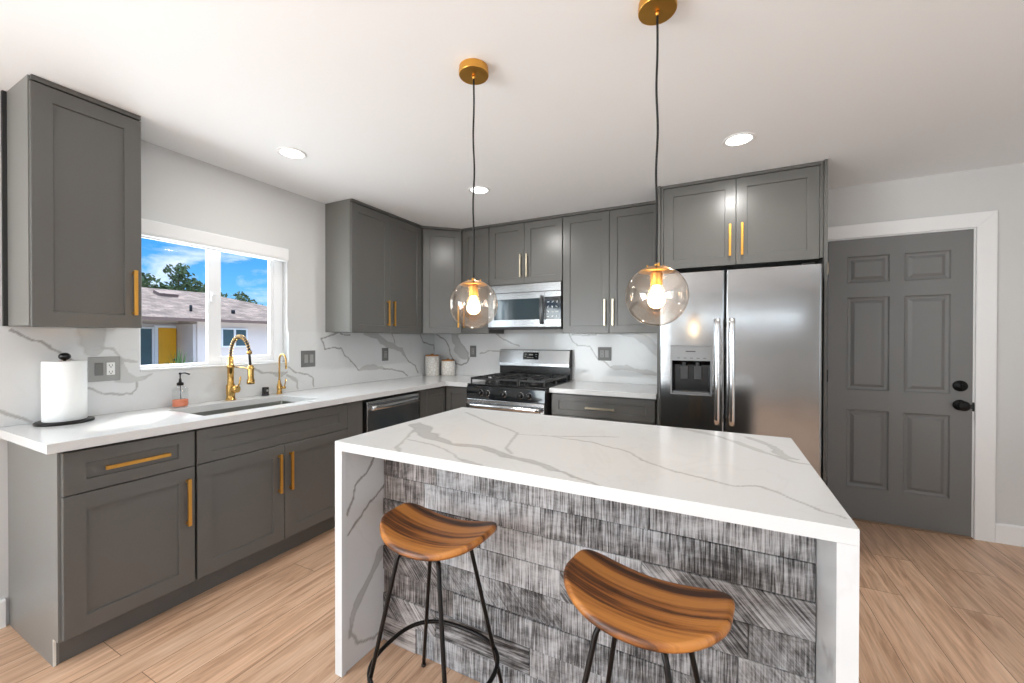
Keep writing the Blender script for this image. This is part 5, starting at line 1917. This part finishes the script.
# ------------------------------------------------------------------ recessed ceiling lights
for (x, y, lab) in ((0.612, 1.575, 'round recessed ceiling light near the kitchen window'), (1.312, 2.595, 'round recessed ceiling light in front of the range'), (3.017, 2.595, 'round recessed ceiling light in front of the fridge')):
    r = thing('ceiling_light', lab, 'ceiling light', (x, y, CEIL), 'recessed ceiling lights')
    m_ = MB(); m_.lathe([(0.082, -0.0005), (0.082, -0.003), (0.076, -0.006), (0.066, -0.005), (0.064, -0.001)], (x, y, CEIL), (0, 0, 1), 40, False, False)
    m_.build('trim_ring', M['trim'], r)
    m_ = MB(); m_.lathe([(0.001, -0.0025), (0.064, -0.0025), (0.064, -0.001)], (x, y, CEIL), (0, 0, 1), 40, False, False)
    m_.build('lens', M['can_lens'], r, recalc=False)
    l = bpy.data.lights.new('downlight', 'AREA')
    l.shape = 'DISK'
    l.size = 0.12
    l.energy = 3.5 if x < 1.0 else 9.0
    l.color = (1.0, 0.975, 0.94)
    l.spread = math.radians(180)
    lo = bpy.data.objects.new('downlight', l)
    COL.objects.link(lo)
    lo.parent = r
    lo.location = (0, 0, -0.012)

# ------------------------------------------------------------------ outside the window
GZ = -0.40
m_ = MB(); m_.box(-60, -30, GZ - 0.2, -0.15, 60, GZ)
struct(m_.build('ground', M['yard']), 'pale driveway outside the window', 'ground')
hs = thing('neighbour_house', 'pale stucco bungalow with grey shingle roof and yellow front door', 'house', (-14.0, 8.0, GZ))
m_ = MB()
EZ = 1.93
HX = -12.0
m_.box(-19.0, 2.0, GZ, -13.2, 12.3, EZ)
m_.box(-13.2, 7.0, GZ, HX, 12.3, EZ)
m_.box(-13.2, 2.0, GZ, HX, 5.3, EZ)
m_.build('wall', M['stucco'], hs)
m_ = MB()
ex0, ex1, ya, yc = -19.6, -11.55, 0.6, 13.0
rx, rz = -15.55, 3.17
ry0, ry1 = ya + 4.0, 8.95
e0 = EZ
vs = [(ex1, ya, e0), (ex1, yc, e0), (ex0, yc, e0), (ex0, ya, e0), (rx, ry0, rz), (rx, ry1, rz)]
m_.add(vs, [(0, 1, 5, 4), (1, 2, 5), (2, 3, 4, 5), (3, 0, 4), (0, 3, 2, 1)])
m_.build('roof', M['shingles'], hs)
m_ = MB(); m_.box(ex1 - 0.02, ya, e0 - 0.075, ex1 + 0.03, yc, e0 + 0.02)
m_.build('fascia', M['fascia'], hs)
m_ = MB(); m_.box(-13.199, 5.31, GZ + 0.001, -13.10, 6.99, EZ - 0.14)
m_.box(-13.10, 6.90, GZ + 0.001, HX - 0.05, 6.995, EZ - 0.14)
m_.build('porch_wall', M['stucco_porch_shade'], hs)
m_ = MB(); m_.box(-13.09, 6.40, GZ + 0.08, -13.03, 6.875, 1.66)
hd = m_.build('front_door', M['yellow'], hs)
m_ = MB(); m_.box(-13.098, 6.30, GZ + 0.05, -13.045, 6.395, 1.74)
m_.box(-13.098, 6.395, 1.67, -13.045, 6.88, 1.74)
m_.build('door_frame', M['trim'], hs)
m_ = MB(); m_.cyl((-13.03, 6.83, 0.62), (-12.97, 6.83, 0.62), 0.04, n=12)
m_.build('door_knob', M['steel_dark'], hd)
def house_window(y0, y1, z0, z1, x, mull):
    mb = MB()
    f_ = 0.05
    mb.box(x, y0, z0, x + 0.05, y0 + f_, z1); mb.box(x, y1 - f_, z0, x + 0.05, y1, z1)
    mb.box(x, y0 + f_, z0, x + 0.05, y1 - f_, z0 + f_); mb.box(x, y0 + f_, z1 - f_, x + 0.05, y1 - f_, z1)
    if mull:
        c = (y0 + y1) / 2
        mb.box(x, c - 0.03, z0 + f_, x + 0.05, c + 0.03, z1 - f_)
    w = mb.build('window', M['trim'], hs)
    mb = MB(); mb.box(x + 0.005, y0 + f_, z0 + f_, x + 0.02, y1 - f_, z1 - f_)
    mb.build('pane', M['house_glass'], w)
house_window(5.75, 6.29, 0.25, 1.68, -13.098, False)
house_window(7.68, 8.54, 1.02, 1.68, HX + 0.001, True)
m_ = MB()
def roof_z(x):
    return EZ + (rz - EZ) * (x - ex1) / (rx - ex1)
vx = -12.5
m_.cyl((vx, 7.05, roof_z(vx) - 0.02), (vx, 7.05, roof_z(vx) + 0.20), 0.04, n=12)
m_.cyl((vx, 8.35, roof_z(vx) - 0.02), (vx, 8.35, roof_z(vx) + 0.12), 0.06, n=12)
m_.build('roof_vent', M['black_matte'], hs)
m_ = MB(); vx2 = -14.6
m_.obox((vx2, 7.25, roof_z(vx2) + 0.05), (0.22, 0, -0.07), (0, 0.28, 0), (0.015, 0, 0.05))
m_.build('roof_vent', M['fascia'], hs)

def tree(name, label, base, trunk_h, blobs, n, leafsize, seed, mat='leaf', group=None, cat='tree'):
    rn = random.Random(seed)
    r = thing(name, label, cat, base, group)
    mb = MB()
    B0 = Vector(base)
    tops = [Vector(b[0]) for b in blobs]
    mb.tube([B0 + Vector((0, 0, 0.001)), B0 + Vector((0.1, 0.05, trunk_h * 0.5)), B0 + Vector((0.05, 0.1, trunk_h))], [0.22, 0.17, 0.12], 8)
    for t_ in tops:
        mb.tube([B0 + Vector((0.05, 0.1, trunk_h * 0.9)), (B0 + Vector((0, 0, trunk_h)) + t_) / 2 + Vector((0, 0, 0.1)), t_], [0.09, 0.06, 0.03], 6)
    mb.build('trunk', M['bark'], r)
    mb = MB()
    for c, rad in blobs:
        c = Vector(c)
        for k in range(int(n * (rad[0] * rad[1] * rad[2]) ** 0.66)):
            d = Vector((rn.gauss(0, 1), rn.gauss(0, 1), rn.gauss(0, 1))).normalized()
            q = rn.random() ** 0.45
            p = c + Vector((d.x * rad[0], d.y * rad[1], d.z * rad[2])) * q
            a = Vector((rn.gauss(0, 1), rn.gauss(0, 1), rn.gauss(0, 1))).normalized()
            b2 = a.orthogonal().normalized()
            s_ = leafsize * rn.uniform(0.6, 1.4)
            mb.add([p - a * s_, p + b2 * s_ * 0.45, p + a * s_, p - b2 * s_ * 0.45], [(0, 1, 2, 3)])
    mb.build('crown', M[mat], r, recalc=False)
    return r
XT = -24.0
tree('tree', 'big dark green tree rising behind the roof above the yellow door', (XT, 11.6, GZ), 2.6,
     [((XT, 11.75, 5.05), (0.8, 0.62, 0.55)), ((XT, 12.0, 4.4), (0.9, 0.8, 0.5)), ((XT, 10.2, 4.3), (0.8, 0.65, 0.5)), ((XT, 10.9, 3.9), (0.8, 0.6, 0.45)), ((XT, 9.7, 4.0), (0.8, 0.5, 0.6)), ((XT, 13.0, 4.15), (0.8, 0.6, 0.42)), ((XT, 13.5, 3.8), (0.9, 0.6, 0.4)), ((XT, 11.8, 3.8), (1.0, 1.4, 0.5))],
     430, 0.13, 5)
tree('tree', 'small round tree peeking over the hip end of the shingle roof', (XT, 15.3, GZ), 2.2,
     [((XT, 15.0, 3.85), (0.7, 0.5, 0.45)), ((XT, 15.6, 3.5), (0.7, 0.6, 0.4)), ((XT, 16.2, 3.2), (0.7, 0.5, 0.3))], 430, 0.12, 9)
def yard_plant(label, base, h, rad, n, seed):
    rn = random.Random(seed)
    r = thing('yard_plant', label, 'plant', base, 'plants by the yellow door')
    mb = MB()
    B0 = Vector(base)
    for k in range(n):
        a = rn.uniform(0, 2 * PI)
        lean = rn.uniform(0.1, 1.0) * rad
        hh = h * rn.uniform(0.6, 1.0) * (1 - 0.35 * lean / rad)
        d = Vector((math.cos(a), math.sin(a), 0)); s_ = Vector((-d.y, d.x, 0)) * 0.035
        p0, p1, p2 = B0 + Vector((0, 0, 0.002)), B0 + d * lean * 0.5 + Vector((0, 0, hh * 0.65)), B0 + d * lean + Vector((0, 0, hh))
        mb.add([p0 - s_, p0 + s_, p1 + s_ * 0.8, p1 - s_ * 0.8, p2], [(0, 1, 2, 3), (3, 2, 4)])
    mb.build('leaves', M['leaf_bright'], r, recalc=False)
yard_plant('spiky green plant growing before the yellow door', (-11.2, 6.15, GZ), 1.62, 0.75, 80, 1)
yard_plant('spiky green plant growing before the dark porch window', (-11.0, 4.75, GZ), 1.15, 0.42, 46, 2)
for o in list(COL.objects):
    if '_loc' in o:
        del o['_loc']
bpy.context.view_layer.update()
